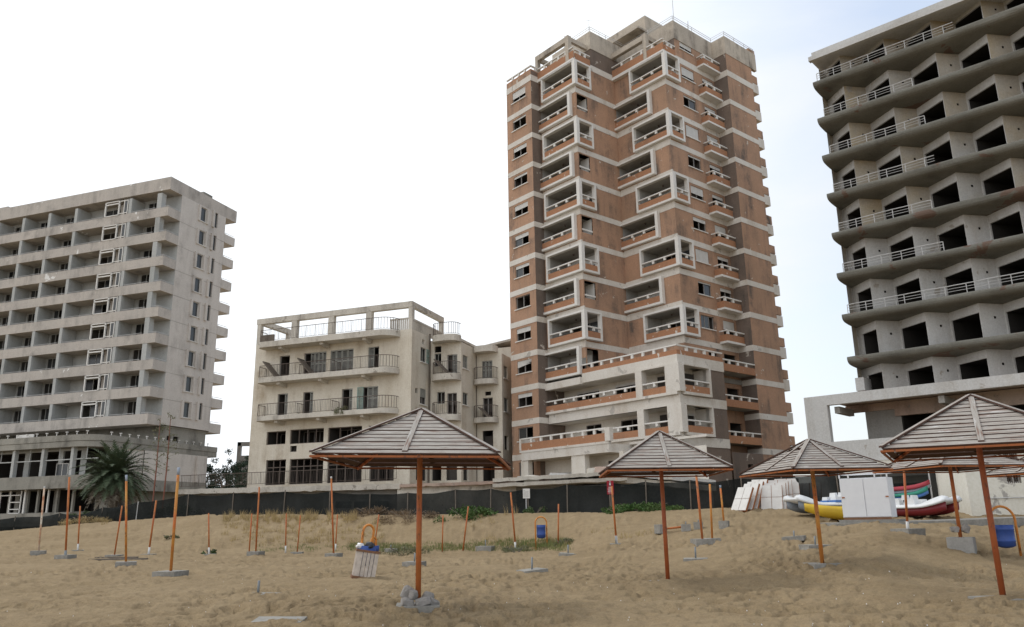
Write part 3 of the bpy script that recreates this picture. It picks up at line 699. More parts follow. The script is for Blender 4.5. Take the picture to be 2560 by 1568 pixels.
    m.prism([p[:2] for p in pts], 13.7*KC, 13.9*KC)
    a = F.p(W, 0, 0); b = F.p(W, 12, 0); m.face([(a[0], a[1], -.5), (b[0], b[1], -.5), (b[0], b[1], 14.2*KC), (a[0], a[1], 14.2*KC)]); m.build('roof', m_creamcrete, T)
    # roof pergola
    m = MB()
    m.sbox(F, 0, 14.3, 0, .42, 15.95, 16.4); m.sbox(F, 0, .35, .42, 5.7, 15.98, 16.4); m.sbox(F, 13.95, 14.3, .42, 4.2, 15.98, 16.4)
    for a in (0, 3.55, 6.96, 10.41, 13.9): m.sbox(F, a, a+(.34 if a in (0, 13.9) else .5), .02, .4, 14.2, 15.95)
    m.sbox(F, .02, .33, 5.35, 5.7, 13.9, 15.98); m.sbox(F, 13.97, 14.28, 3.9, 4.2, 13.9, 15.98)
    m.build('roof_pergola', m_creamcrete, T)
    m = MB()
    m.sbox(F, .4, 1.95, .05, .2, 15.05, 15.15)
    for i in range(9): m.sbox(F, .45+i*.17, .54+i*.17, .08, .18, 14.2, 15.05)
    m.sbox(SD, .4, 5.3, .05, .2, 14.95, 15.1)
    for i in range(24): m.sbox(SD, .45+i*.2, .6+i*.2, .08, .18, 14.2, 14.95)
    m.build('balustrade', m_creamcrete, T)
    m = MB(); m.sbox(F, 12.6, 14.2, .04, .2, 14.2, 15.0); m.build('terrace_parapet', m_dwood, T)
    # long front balconies with rounded right ends
    for z0, z1, a0, a1 in ((13.65, 14.1, 1.0, 13.2), (10.8, 11.2, 1.0, 13.1), (7.8, 8.15, 1.0, 13.0)):
        n = 8; pts = [F.p(a1, 0, 0)[:2], F.p(a1, -.9, 0)[:2], F.p(a1-.3, -1.25, 0)[:2]]
        for i in range(n+1):
            t = math.pi/2*i/n; pts.append(F.p(a0+1.25-1.25*math.sin(t), -1.25*math.cos(t), 0)[:2])
        m = MB(); m.prism(pts, z0*KC, z1*KC); b = m.build('balcony', m_creamcrete, T)
        rp = [F.p(a1-.05, -.02, 0)[:2], F.p(a1-.05, -.88, 0)[:2], F.p(a1-.32, -1.19, 0)[:2], F.p((a0+a1)/2, -1.19, 0)[:2]]
        for i in range(n+1):
            t = math.pi/2*i/n; rp.append(F.p(a0+1.25-1.19*math.sin(t), -1.19*math.cos(t), 0)[:2])
        iron_rail(rp, z1, .95, b)
        if z1 < 14:
            for a in (6.1, 9.2): iron_rail([F.p(a, -.1, 0)[:2], F.p(a, -1.15, 0)[:2]], z1, .85, b)
        for a in (3.4, 7.2, 11.0):
            m = MB(); m.hexa([F.p(a, -1.0, z0-.18), F.p(a+.3, -1.0, z0-.18), F.p(a+.3, 0, z0-.32), F.p(a, 0, z0-.32), F.p(a, -1.0, z0), F.p(a+.3, -1.0, z0), F.p(a+.3, 0, z0), F.p(a, 0, z0)]); m.build('bracket', m_creamcrete, b)
    # doors with louvred leaves
    for i, (a0, a1, z0, z1) in enumerate(doors):
        w = a1-a0; n = 4 if w > 1.5 else 2
        f = window(F, a0, a1, z0, z1, .1, T, 0, False, leaves=1, name='balcony_door')
        if i in (1, 2): louvre_door(F, a0 if i == 2 else a0, a1 - (.6 if i == 1 else 0), z0, z1, f, n)
        elif i == 3: louvre_door(F, a0+.4, a1, z0, z1, f, 1)
        elif i == 7: louvre_door(F, a0, a0+.95, z0, z1, f, 2, m_shutgrey); louvre_door(F, a1-.1, a1+.45, z0, z1, f, 1, m_shutgreen, None, -.06)
        elif i in (4, 5, 6): louvre_door(F, a0, a0+.3, z0, z1, f, 1)
    for i, (a0, a1, z0, z1) in enumerate(big):
        window(F, a0, a1, z0, z1, .12, T, 0, False, leaves=max(2, int((a1-a0)/.75)), fm=m_iron)
        window(F, a0, a1, z0, z1, 1.8, T, 0, False, leaves=max(2, int((a1-a0)/.5)), fm=m_frame)
    for i, (a0, a1, z0, z1) in enumerate(bot):
        f = window(F, a0, a1, z0, z1, .12, T, 0, False, leaves=max(2, int((a1-a0)/.6)), fm=m_iron, name='shop_window')
        m = MB(); m.sbox(F, a0+.05, a1-.05, .13, .18, z0+1.3, z0+1.37); m.build('transom', m_iron, f)
    iron_rail([F.p(.6, -.9, 0)[:2], F.p(20, -.9, 0)[:2]], 2.95, .95, T)
    window(SD, 1.5, 2.45, 11.98, 13.1, .08, T, 0, True, fm=m_shutgrey); louvre_door(SD, 2.45, 2.9, 11.98, 13.1, T, 1, m_shutgreen, None, -.07, 'shutter')
    window(SD, 1.5, 2.5, 8.7, 9.9, .08, T, .55, True, shm=m_shutgrey)
    m = MB(); p = SD.p(2.9, -.1, 0); m.tube([(p[0], p[1], .5), (p[0], p[1], 14.4*KC)], .07, 6); m.build('drain_pipe', m_dwood, T)
    f = window(A1, .46, 1.04, 11.76, 12.79, .08, T, 0, False, fm=m_shutgrey); 
    f = window(A1, 1.55, 2.42, 11.0, 12.6, .08, T, 0, False, leaves=1, name='balcony_door'); louvre_door(A1, 2.0, 2.42, 11.0, 12.6, f, 1)
    window(A1, 1.56, 2.38, 7.9, 9.58, .08, T, 0, False, leaves=2, name='balcony_door'); window(A1, .7, 1.37, 8.8, 9.73, .08, T, 0, False, fm=m_shutgrey)
    f = window(A2, .5, 1.4, 10.95, 12.5, .08, T, 0, False, leaves=1, name='balcony_door'); louvre_door(A2, .5, 1.4, 10.95, 12.5, f, 3)
    window(A2, .56, 1.4, 7.9, 9.5, .08, T, 0, False, leaves=2, name='balcony_door')
    for g, hh in ((B1, hB[:3]), (B2, [(.4, 1.3, 11.1, 12.1), (.4, 1.3, 8.4, 9.5)])):
        for h in hh:
            f = window(g, *h[:4], .08, T, 0, True, fm=m_shutgrey, leaves=2)
            if h[2] > 10: louvre_door(g, h[0]+.04, h[1]-.04, h[2]+.04, h[3]-.04, f, 3, b=.1, name='shutter')
    for z0, z1, r in ((13.55, 14.05, True), (10.5, 10.98, True), (7.4, 7.85, True)): arc_balcony(A1, .45, 2.75, 1.0, z0, z1, T, r)
    for z0, z1, r in ((13.1, 13.6, False), (10.5, 10.9, True), (7.45, 7.85, True)): arc_balcony(A2, -.1, 1.9, .95, z0, z1, T, r)
    for z0, z1, r in ((12.7, 13.1, False), (10.4, 10.75, True), (7.6, 7.95, True)): arc_balcony(A3, -.1, 1.6, .8, z0, z1, T, r)
    m = MB(); p = A2.p(0.02, -.06, 0); m.tube([(p[0], p[1], .5), (p[0], p[1], 13*KC)], .05, 6); m.build('drain_pipe', m_dwood, T)
    # boards left leaning on the balconies, each a thing
    for i, (g, a, b, z, ln, lab) in enumerate(((F, 12.75, -.45, 11.2, 1.9, 'dark board leaning over the railing at the far end of the upper long balcony'),
            (F, 9.5, -.45, 11.2, 1.9, 'dark board leaning beside the dark doorway of the long upper balcony'),
            (A1, .9, -.5, 10.98, 1.6, 'dark board leaning on the upper curved corner balcony near the drain pipe'),
            (A2, .6, -.5, 7.85, 1.1, 'dark board leaning on the lower curved balcony next to the tower'))):
        dd = g.d if g is not F else -g.d
        q = Seg(V2(*g.p(a, b, 0)[:2]), dd, g.n, g.k); m = MB()
        x1 = ln*.62; h = ln*.72; w = .42
        m.hexa([q.p(x1, -w, z), q.p(x1+.06, -w, z+.05), q.p(x1+.06, w, z+.05), q.p(x1, w, z), q.p(0-.1, -w, z+h), q.p(-.04, -w, z+h+.05), q.p(-.04, w, z+h+.05), q.p(-.1, w, z+h)])
        tag(m.build('leaning_board', m_dwood), lab, 'board', 'boards left on the cream hotel balconies')
build_cream()

# ------------------------------------------------------------------ concrete hotel shell on the right
def build_right():
    th = .735; O = V2(22.88, 53.503); Wd = V2(math.cos(th), -math.sin(th)); N = V2(math.sin(th), math.cos(th))
    G = Seg(O, Wd, N); T = thing('concrete_hotel_shell', 'gutted concrete hotel with curved balcony ledges and empty black rooms', 'hotel')
    NB = 7; bay = 3.15; cb = 1.12; kb = 2.45; a1 = 1.8
    end = a1+bay*(NB-1)+1.2
    tops = [33.8]+[31.46-3*k-.55 for k in range(8)]
    zs = []
    prof = [(0, 0), (-.03, -.09), (-.02, -.2), (.03, -.31), (.14, -.41), (.34, -.48), (.68, -.52), (1.15, -.55), (3.0, -.58), (3.0, -.36), (.14, -.36), (.14, 0)]
    for k in range(8):
        zt = 31.46-3*k
        m = MB(); n = len(prof); A = [-.02, .45]+[.45+(end-.45)*i/30 for i in range(1, 31)]
        i0 = len(m.v)
        for j, a in enumerate(A):
            for (b, z) in prof:
                w = .05*noise.noise(Vector((a*.8, z*3, k*5.3))) if 0 < j else 0
                m.v.append(G.p(a, b+w, zt+z+w*.6))
        for j in range(len(A)-1):
            for i in range(n):
                q = i0+j*n+i; r = i0+j*n+(i+1) % n
                m.f.append((q, r, r+n, q+n)); m.m.append(0)
        m.f.append(tuple(i0+i for i in range(n))); m.m.append(0); e = i0+(len(A)-1)*n; m.f.append(tuple(e+i for i in range(n))[::-1]); m.m.append(0)
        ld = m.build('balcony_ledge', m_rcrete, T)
        # what is left of the tube railing
        L0, L1 = [(.3, 9.6), (.5, 6.6), (.6, 7.0), (.5, 7.2), (.5, 6.6), (.45, 6.9), (.4, 14), None][k] or (0, 0)
        if L1:
            m = MB(); cnt = int((L1-L0)/.6); sag = [0]*(cnt+1)
            for zr, rr in ((.62, .03), (.42, .016), (.24, .016)):
                m.tube([G.p(L0+(L1-L0)*j/cnt, .08, zt+zr+.05*noise.noise(Vector((j*.45, k*2.2, 0)))*(1 if zr > .5 else .6)) for j in range(cnt+1)], rr, 5)
            for j in range(0, cnt+1, 2):
                q = G.p(L0+(L1-L0)*j/cnt, .08, zt-.05); m.bar(q, (q[0], q[1], zt+.62), .04)
            m.build('railing', m_rail, ld)
    # sawtooth walls: opening face runs towards the camera, blank face turns away
    for k in range(9):
        zt = tops[k]; zb = (31.46-3*k-.36) if k < 8 else 7.9
        mA = mB = MB()
        def pt(a, b): return O+Wd*a+N*b
        for i in range(NB):
            cv = pt(a1+bay*i, cb); cc = pt(max(.06, a1+bay*i-2.05), kb)
            if i == 0: prev = pt(0.03, kb-.08)
            else: prev = pt(a1+bay*(i-1), cb)
            d = (cv-cc); ln = d.length; d = d/ln; n = V2(-d.y, d.x)
            if n.dot(N) < 0: n = -n
            g = Seg(cc, d, n)
            x0 = .1 if i else .5
            wall(mA, g, 0, ln-.0, zb, zt, [(x0, ln-.05, zb+.0, zt-.6 if k < 8 else zt-.55, 5)], 0, .12, 1)
            d2 = (cc-prev); l2 = d2.length; d2 = d2/l2; n2 = V2(-d2.y, d2.x)
            if n2.dot(N) < 0: n2 = -n2
            g2 = Seg(prev, d2, n2)
            wall(mB, g2, 0, l2, zb, zt, [(l2*.55, l2*.55+.16, zt-1.0, zt-.84, .3)] if l2 > .8 else [], 2, .02, 1)
        e = pt(a1+bay*(NB-1), cb); e2 = pt(end, kb)
        mB.face([(e.x, e.y, zb), (e2.x, e2.y, zb), (e2.x, e2.y, zt), (e.x, e.y, zt)], 2)
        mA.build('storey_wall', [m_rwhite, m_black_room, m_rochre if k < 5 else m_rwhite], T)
    m = MB(); m.sbox(G, -.12, end, -.06, .3, 33.26, 33.6); m.sbox(G, -.1, end, .3, 12, 33.45, 33.6); m.sbox(G, .1, end, .1, 12, 33.6, 33.95); m.build('roof_slab', m_rwhite, T)
    m = MB(); wall(m, Seg(O+Wd*.03+N*1.5, N, Wd), 0, 10.5, 7.5, 33.26); wall(m, Seg(O+N*12, Wd, -N), 0, end, 7.5, 33.26); m.build('wall', m_rochre, T)
    for k in range(9):
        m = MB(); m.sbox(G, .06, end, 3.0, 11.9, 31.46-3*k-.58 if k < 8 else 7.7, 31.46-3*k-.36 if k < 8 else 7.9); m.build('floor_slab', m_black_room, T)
    m = MB(); m.sbox(G, 0.02, .6, .9, 3, 8.2, 9.1); m.build('parapet_step', m_rwhite, T)
    # podium frame
    m = MB()
    m.sbox(G, -3.2, -1.65, -.3, .2, -.5, 7.98); m.sbox(G, -1.65, end, -.3, .2, 7.3, 7.98); m.sbox(G, -1.65, end, -.3, .2, 3.4, 4.8)
    m.build('podium_frame', m_rwhite, T)
    m = MB(); m.sbox(G, -1.65, end, -.25, .2, 1.9, 3.4); m.build('podium_wall', m_hut, T)
    m = MB(); m.sbox(G, -1.6, end, -1.5, -.3, 2.3, 2.6); m.build('canopy_slab', m_creamcrete, T)
    m = MB(); wall(m, G.off(0, -.2), 0, end, -.5, 2.3, [(.5, 5, .3, 2.1, 3)], 0, .1, 1); m.build('wall', [m_hut, m_black_room], T)
    m = MB(); m.sbox(G, -1.65, end, .2, 12, 7.55, 7.72); m.build('podium_roof', m_rrust, T)
    m = MB(); wall(m, G.off(0, 3.2), -.35, 2.0, 4.6, 7.5); m.build('inner_wall', m_greycrete, T)
    m = MB(); m.sbox(G, 1.7, end, 2.9, 3.3, 6.5, 7.5); m.sbox(G, -1.6, 1.7, 3.0, 3.3, 7.0, 7.5); m.build('stained_beam', m_rrust, T)
    m = MB(); m.sbox(G, 2.0, end, 8, 8.1, 3.3, 7.5); m.sbox(G, 2.0, 2.1, 3.2, 8, 3.3, 7.5); m.sbox(G, 2, end, 3.2, 8, 3.3, 3.4); m.build('dark_hall', m_black_room, T)
    for a in (-1.35, 5.2):
        m = MB(); m.sbox(G, a, a+.35, .2, 2.9, 6.75, 7.2); m.build('cross_beam', m_greycrete, T)
    m = MB(); m.sbox(G, 6.1, 6.5, 2.95, 3.3, 4.6, 6.5); m.build('column', m_creamcrete, T)
build_right()
# ------------------------------------------------------------------ sand
def build_sand():
    ang = []
    a = -180.
    while a < 180:
        ang.append(a)
        a += .13 if -40 < a < 40 else (1.0 if -60 < a < 60 else 6)
    rad = [.5, 2, 3.5, 5, 6, 7]
    r = 7.6
    while r < 75: rad.append(r); r *= 1.0085 if r < 24 else 1.014
    rad += [80, 95, 120, 160, 230, 350, 600, 1000]
    n = len(ang); vs = []; fs = []
    S, Cc = [math.sin(math.radians(q)) for q in ang], [math.cos(math.radians(q)) for q in ang]
    nz = noise.noise
    for r in rad:
        for j in range(n):
            x, y = r*S[j], r*Cc[j]
            z = TZ(x, y)
            if -45 < ang[j] < 45 and 6 < r < 75:
                f = min(1, 22/r+.25)
                p = Vector((x*2.4, y*2.4, 0))
                h = nz(p); h2 = nz(Vector((x*5+9, y*5, 2))); h3 = nz(Vector((x*.7, y*.7, 7))); h4 = nz(Vector((x*9, y*9, 4)))
                dim = sm((h-.12)*5)*.085 + sm((h2-.14)*6)*.06 + sm((h4-.18)*5)*.025      # foot-sized hollows
                vv = .35+1.3*sm(.5+1.4*nz(Vector((x*.33, y*.33, 11))))      # trampled here, smoother there
                z += (.06*h3 - (dim + .02*abs(h2))*vv + .05*max(0, -h)*vv)*f*(.95+.45*sm((15-r)/5))
                for (mx, my, mr, mh) in MOUNDS:
                    if abs(y-my) > 2: continue
                    d2 = ((x-mx)**2+(y-my)**2)/(mr*mr)
                    if d2 < 6: z += mh*math.exp(-d2)*(1+.5*h2)
            vs.append((x, y, z))
    for i in range(len(rad)-1):
        for j in range(n):
            k = (j+1) % n; fs.append((i*n+j, i*n+k, (i+1)*n+k, (i+1)*n+j))
    vs.append((0, 0, -1.32)); c = len(vs)-1
    for j in range(n): fs.append((c, (j+1) % n, j))
    me = bpy.data.meshes.new('sand'); me.from_pydata(vs, [], fs)
    me.polygons.foreach_set('use_smooth', [True]*len(me.polygons))
    t = NT('dry_sand'); v = t.co()
    b1 = t.noise(v, .35, 5, .6); b2 = t.noise(v, 2.3, 6, .65, .3); b3 = t.noise(v, 28, 5, .7); b4 = t.noise(v, 160, 2, .6)
    col = t.mix(t.ramp(b1, (.35, 0), (.68, 1)), (.315, .238, .142), (.262, .195, .112))
    col = t.mix(t.ramp(b2, (.38, .0), (.74, .5)), col, (.185, .13, .076))
    col = t.mix(t.ramp(b2, (.24, .5), (.4, 0)), col, (.38, .288, .178))
    col = t.mix(.32, col, t.ramp(b3, (.3, .22), (.72, .8)), 'OVERLAY')
    col = t.mix(.2, col, t.ramp(b4, (.3, .2), (.72, .85)), 'OVERLAY')
    add = t.add('ShaderNodeMath', operation='ADD'); t.l.new(b2, add.inputs[0])
    mul = t.add('ShaderNodeMath', operation='MULTIPLY'); mul.inputs[1].default_value = .35; t.l.new(b3, mul.inputs[0]); t.l.new(mul.outputs[0], add.inputs[1])
    t.bump(add.outputs[0], .9, .09)
    me.materials.append(t.out(col, .95, .1))
    o = bpy.data.objects.new('sand', me); COL.objects.link(o); o['kind'] = 'structure'
g1 = gd(622, 1462); g2 = gd(600, 1480)
MOUNDS = [(g1.x, g1.y-.3, .55, -.12), (g1.x+.1, g1.y+.35, .5, .09), (g2.x+1.4, g2.y-.3, .7, .07)]
for dx, dy in ((1045, 1480), (1640, 1452), (2055, 1408), (2507, 1494), (2405, 1360)):
    q = ground(dx, dy); MOUNDS.append((q.x, q.y, .9, .035))
BASES = [(410, 1387), (303, 1362), (157, 1346), (92, 1335), (187, 1326), (357, 1336), (503, 1336), (615, 1336), (803, 1341), (1484, 1311), (1691, 1307), (2185, 1284), (1280, 1378), (1367, 1337), (1168, 1323), (997, 1361), (873, 1393), (620, 1433), (672, 1500)]
for bx, by in BASES:
    q = gd(bx, by); MOUNDS.append((q.x+U(-.1, .1), q.y-.1, .55, .055))
build_sand()

# ------------------------------------------------------------------ low ruined terrace in front of the hotels
def ragged_slab(m, p, q, z0, z1, dep, seed, mi=0):
    """a slab edge broken off unevenly along its front"""
    p = Vector(p); q = Vector(q); d = q-p; ln = d.length; d = d/ln; n = Vector((-d.y, d.x, 0)); k = max(2, int(ln/.45))
    i0 = len(m.v)
    for j in range(k+1):
        a = p+d*ln*j/k; w = .12*noise.noise(Vector((j*.7, seed, 0))); e = .05*noise.noise(Vector((j*1.1, seed, 5)))
        for (b, z) in ((w, z1+e), (w+.04, z0+e*1.5), (dep, z0), (dep, z1+e*.3)): m.v.append((a.x+n.x*b, a.y+n.y*b, a.z+z))
    for j in range(k):
        for i in range(4):
            a = i0+j*4+i; b = i0+j*4+(i+1) % 4; m.f.append((a, b, b+4, a+4)); m.m.append(mi)
    m.f.append((i0, i0+1, i0+2, i0+3)); m.m.append(mi); e = i0+k*4; m.f.append((e+3, e+2, e+1, e)); m.m.append(mi)
def build_terrace():
    T = thing('ruined_terrace', 'long low terrace with crumbling slab edge in front of the hotels', 'terrace')
    Y = 54.
    A = at(440, 1224, Y+6); B = at(1000, 1209, Y); Cc = at(1290, 1199, 52.5); D = at(1540, 1182, 52.0); E = at(1790, 1203, 53)
    m = MB(); ragged_slab(m, (A.x, A.y, A.z), (B.x, B.y, B.z), -.35, .0, 6, 1); s = m.build('terrace_slab', m_creamcrete, T)
    m = MB(); a = A+Vector((.3, 1.2, -.35)); b = B+Vector((-.3, 1.2, -.35))
    m.hexa([(a.x, a.y, -.6), (b.x, b.y, -.6), (b.x, b.y+.3, -.6), (a.x, a.y+.3, -.6), tuple(a), tuple(b), (b.x, b.y+.3, b.z), (a.x, a.y+.3, a.z)]); m.build('terrace_wall', m_greycrete, T)
    m = MB(); a = B+Vector((-.2, .2, -.1)); b = Vector((Cc.x, Cc.y+.4, Cc.z-.1))
    m.hexa([(a.x, a.y, -.6), (b.x, b.y, -.6), (b.x, b.y+5, -.6), (a.x, a.y+5, -.6), tuple(a), tuple(b), (b.x, b.y+5, b.z), (a.x, a.y+5, a.z)]); m.build('terrace_wall', m_creamcrete, T)
    m = MB(); ragged_slab(m, tuple(B+Vector((0, -.2, -.12))), tuple(Cc+Vector((0, -.3, -.1))), -.14, .05, 5, 2); m.build('terrace_slab', m_rrust, T)
    m = MB(); ragged_slab(m, (Cc.x-1.5, Cc.y-.5, Cc.z), (D.x, D.y-.5, D.z), -.16, .06, 5, 3); m.build('terrace_slab', m_creamcrete, T)
    m = MB(); ragged_slab(m, (Cc.x-1.5, Cc.y-.8, Cc.z-.3), (D.x+.6, D.y-.8, D.z-.32), -.2, .02, 5, 4); m.build('terrace_slab', m_creamcrete, T)
    m = MB(); ragged_slab(m, (D.x, D.y-.3, D.z+.05), (E.x, E.y, E.z), -.2, .08, 3, 5); m.build('terrace_slab', m_rwhite, T)
    m = MB(); ragged_slab(m, (D.x+.3, D.y+.1, D.z-.3), (E.x, E.y, E.z-.35), -.3, .05, 3, 8); m.build('terrace_slab', m_creamcrete, T)
    m = MB(); m.hexa([(Cc.x-1.5, Cc.y+1, -.6), (E.x, E.y+1, -.6), (E.x, E.y+4, -.6), (Cc.x-1.5, Cc.y+4, -.6), (Cc.x-1.5, Cc.y+1, Cc.z-.2), (E.x, E.y+1, E.z-.4), (E.x, E.y+4, E.z-.4), (Cc.x-1.5, Cc.y+4, Cc.z-.2)]); m.build('terrace_wall', m_greycrete, T)
    # small dark windows seen through the netting
    for px in (858, 905, 950):
        a = at(px, 1262, Y-.02+1.1); m = MB(); m.box(a.x-.5, a.x+.5, a.y-.12, a.y+.3, a.z-.22, a.z+.22); m.build('window', m_glass, T)
    # rubble on top
    for i, (px, py) in enumerate(((1330, 1193), (1362, 1190), (1395, 1186), (1480, 1172), (1508, 1170), (1600, 1172), (1660, 1186), (1560, 1178))):
        a = at(px, py, 52.6); m = MB()
        w = U(.3, .9); m.hexa([(a.x-w, a.y-.4, a.z-.35), (a.x+w, a.y-.3, a.z-.35), (a.x+w, a.y+.5, a.z-.3), (a.x-w, a.y+.5, a.z-.35), (a.x-w*.8, a.y-.3, a.z+U(0, .15)), (a.x+w*.9, a.y-.3, a.z+U(-.1, .1)), (a.x+w, a.y+.4, a.z+U(-.05, .12)), (a.x-w, a.y+.4, a.z+U(-.1, .1))])
        tag(m.build('rubble_block', (m_creamcrete, m_rrust, m_rwhite)[i % 3]), 'broken slab of rubble lying on the ruined terrace edge', 'rubble', 'rubble slabs on the ruined terrace')
build_terrace()

# ------------------------------------------------------------------ far house, beach hut, path
def build_small():
    T = thing('distant_house', 'small distant house frame with open roof loft beyond the trees', 'house')
    a = at(594, 1105, 110); x = a.x
    m = MB(); m.box(x, x+7, 110, 116, 0, 9.2); m.build('wall', m_greycrete, T)
    m = MB()
    m.box(x, x+.5, 110, 110.5, 9.2, 11.0); m.box(x, x+7, 110, 110.5, 10.5, 11.05); m.box(x+6.5, x+7, 110, 110.5, 9.2, 10.5); m.build('roof_frame', m_greycrete, T)
    m = MB(); m.box(x+1.2, x+2.4, 109.9, 110.2, 7.9, 8.5); m.build('window', m_glass, T)
    T = thing('beach_hut', 'small white beach hut with barred window and peeling base', 'hut')
    y = 33.; a = at(2431, 1296, y); z0 = -.6; x0 = at(2414, 1160, y).x
    g = Seg(V2(a.x, y), V2(math.cos(-.12), math.sin(-.12)), V2(math.sin(.12), math.cos(.12)))
    zt = at(2472, 1119, y).z
    w0 = at(2500, 1140, y); w1 = at(2546, 1208, y)
    h = (w0.x-a.x, w1.x-a.x, w1.z, w0.z+.1)
    m = MB(); wall(m, g, 0, 7, z0, zt, [h], 0, .15, 1, 2); wall(m, Seg(g.o, g.n, g.d), 0, 4, z0, zt); m.build('wall', [m_hut, m_inside], T)
    m = MB(); m.sbox(g, -.25, 7, -.3, 4, zt, zt+.16); m.build('roof', m_trim, T)
    f = window(g, *h, .08, T, 0, False, leaves=2, fm=m_trim)
    m = MB()
    for i in range(7): x = h[0]+.06+(h[1]-h[0]-.12)*i/6; m.sbox(g, x, x+.02, .0, .03, h[2], h[3])
    for zz in (.3, .6): z = h[2]+(h[3]-h[2])*zz; m.sbox(g, h[0], h[1], .0, .03, z, z+.025)
    m.build('window_bars', m_iron, f)
    m = MB(); p = g.p(.6, -.06, at(2480, 1246, y).z); q = g.p(7, -.06, p[2]+.05); m.tube([p, q], .022, 6); m.build('water_pipe', m_rail, T)
    # concrete kerb path
    m = MB()
    L = [(2092, 1316, 30.0), (2240, 1313, 28.9), (2400, 1308, 28.6), (2560, 1301, 29.2), (2760, 1297, 29.4)]
    P = [at(px, py, y) for px, py, y in L]
    for p, q in zip(P, P[1:]):
        m.hexa([(p.x, p.y, p.z-.5), (q.x, q.y, q.z-.5), (q.x, q.y+1.6, q.z-.5), (p.x, p.y+1.6, p.z-.5), (p.x, p.y, p.z+.1), (q.x, q.y, q.z+.1), (q.x, q.y+1.6, q.z+.12), (p.x, p.y+1.6, p.z+.12)])
    o = m.build('path', m_slab); o['kind'] = 'structure'
build_small()

# ------------------------------------------------------------------ netting fence
def build_fence():
    T = thing('netting_fence', 'long fence of dark shade netting on thin posts along the dune', 'fence')
    t = NT('shade_netting'); v = t.co()
    n1 = t.noise(t.co((1, 1, .35)), .8, 6, .7); n2 = t.noise(v, 9, 4)
    col = t.mix(t.ramp(n1, (.3, 0), (.7, 1)), (.010, .012, .012), (.021, .024, .023)); col = t.mix(.3, col, t.ramp(n2, (.3, .2), (.7, .8)), 'OVERLAY'); t.out(col, .95, .1)
    tr = t.add('ShaderNodeBsdfTransparent'); mx = t.add('ShaderNodeMixShader')
    hole = t.ramp(t.noise(v, .5, 5, .6), (.35, .88), (.7, .97)); t.l.new(hole, mx.inputs[0]); t.l.new(tr.outputs[0], mx.inputs[1]); t.l.new(t.b.outputs[0], mx.inputs[2])
    t.l.new(mx.outputs[0], t.n['Material Output'].inputs[0]); net = t.mat
    # (photo column, top, bottom, distance)
    S = [(-120, 1296, 1342, 65), (40, 1293, 1334, 63.5), (150, 1283, 1322, 62.3), (258, 1268, 1310, 61), (345, 1256, 1303, 59.5), (472, 1236, 1292, 57), (584, 1233, 1288, 54.8), (712, 1229, 1291, 53), (826, 1229, 1290, 51.6), (925, 1234, 1290, 50.5), (1020, 1232, 1288, 49.6), (1140, 1224, 1287, 48.7), (1226, 1222, 1286, 48), (1320, 1222, 1284, 47), (1416, 1212, 1277, 46.2), (1526, 1208, 1272, 45.5),
         (1612, 1204, 1270, 45), (1722, 1201, 1268, 44), (1852, 1196, 1268, 42.6), (1950, 1190, 1268, 41), (2090, 1180, 1276, 39), (2200, 1172, 1285, 37.4), (2318, 1168, 1285, 36.2), (2440, 1166, 1290, 35.2)]
    for i in range(len(S)-1):
        (x0, t0, b0, y0), (x1, t1, b1, y1) = S[i], S[i+1]
        n = 14; q = 7; m = MB(); i0 = len(m.v)
        for j in range(n+1):
            s = j/n; y = y0+(y1-y0)*s; px = x0+(x1-x0)*s
            tp = at(px, t0+(t1-t0)*s, y); zb = TZ(tp.x, tp.y)-.12
            sag = .13*math.sin(math.pi*s)*(1+noise.noise(Vector((i*1.7, 0, 0))))+ .05*noise.noise(Vector((px*.02, 4, 0)))
            if x0 < 200: sag *= 1.8
            for k in range(q+1):
                w = .09*math.sin(math.pi*s)*noise.noise(Vector((px*.012, k*.5, i)))+.05*noise.noise(Vector((px*.05, k*.8, 2)))
                z = zb+(tp.z-sag-zb)*k/q; m.v.append((tp.x, tp.y+w-(.12*math.sin(math.pi*k/q) if x0 < 300 else 0), z))
        for j in range(n):
            for k in range(q):
                a = j*(q+1)+k; m.f.append((a, a+q+1, a+q+2, a+1)); m.m.append(0)
        m.build('netting', net, T, True)
    for i, (x, tp, b, y) in enumerate(S):
        p = at(x, tp, y); zb = TZ(p.x, p.y)-.2; m = MB(); m.tube([(p.x, p.y-.06, zb), (p.x+U(-.05, .05), p.y-.06, p.z+U(0, .12))], .035, 6)
        m.build('post', m_dwood if i not in (4, 22) else m_rail, T)
build_fence()
# ------------------------------------------------------------------ beach furniture materials
def wood_weathered():
    t = NT('weathered_painted_slats'); uv = t.co((.8, 9, 1), 'UV'); uv2 = t.co((2.2, 60, 1), 'UV'); uv3 = t.co((1.1, 6, 1), 'UV', (3, 5, 0))
    g = t.noise(uv2, 1.6, 6, .7); p = t.noise(uv, 2.2, 6, .68, .3); q = t.noise(uv3, 1.8, 6, .7)
    col = t.mix(t.ramp(g, (.3, 0), (.7, 1)), (.225, .2, .172), (.47, .437, .395))
    col = t.mix(t.ramp(p, (.5, 0), (.65, .8)), col, (.18, .1, .072))
    col = t.mix(t.ramp(q, (.56, 0), (.68, .8)), col, (.60, .585, .57))
    t.bump(g, .5, .01)
    return t.out(col, .85, .2)
def pole_mat(name, lo, hi, grad=True, rust=(.13, .055, .03), amt=.57):
    t = NT(name); v = t.co(); n = t.noise(t.co((1, 1, .35)), 9, 6, .7)
    if grad:
        g = t.noise(t.co((.0, .0, 1.1)), .9, 2); col = t.mix(t.ramp(g, (.38, 0), (.6, 1)), lo, hi)
    else: col = lo
    col = t.mix(t.ramp(n, (amt, 0), (amt+.05, .8)), col, rust)
    n2 = t.noise(v, 2.5, 4); col = t.mix(.3, col, t.ramp(n2, (.3, .25), (.7, .78)), 'OVERLAY')
    return t.out(col, .55, .35)
m_slat = wood_weathered()
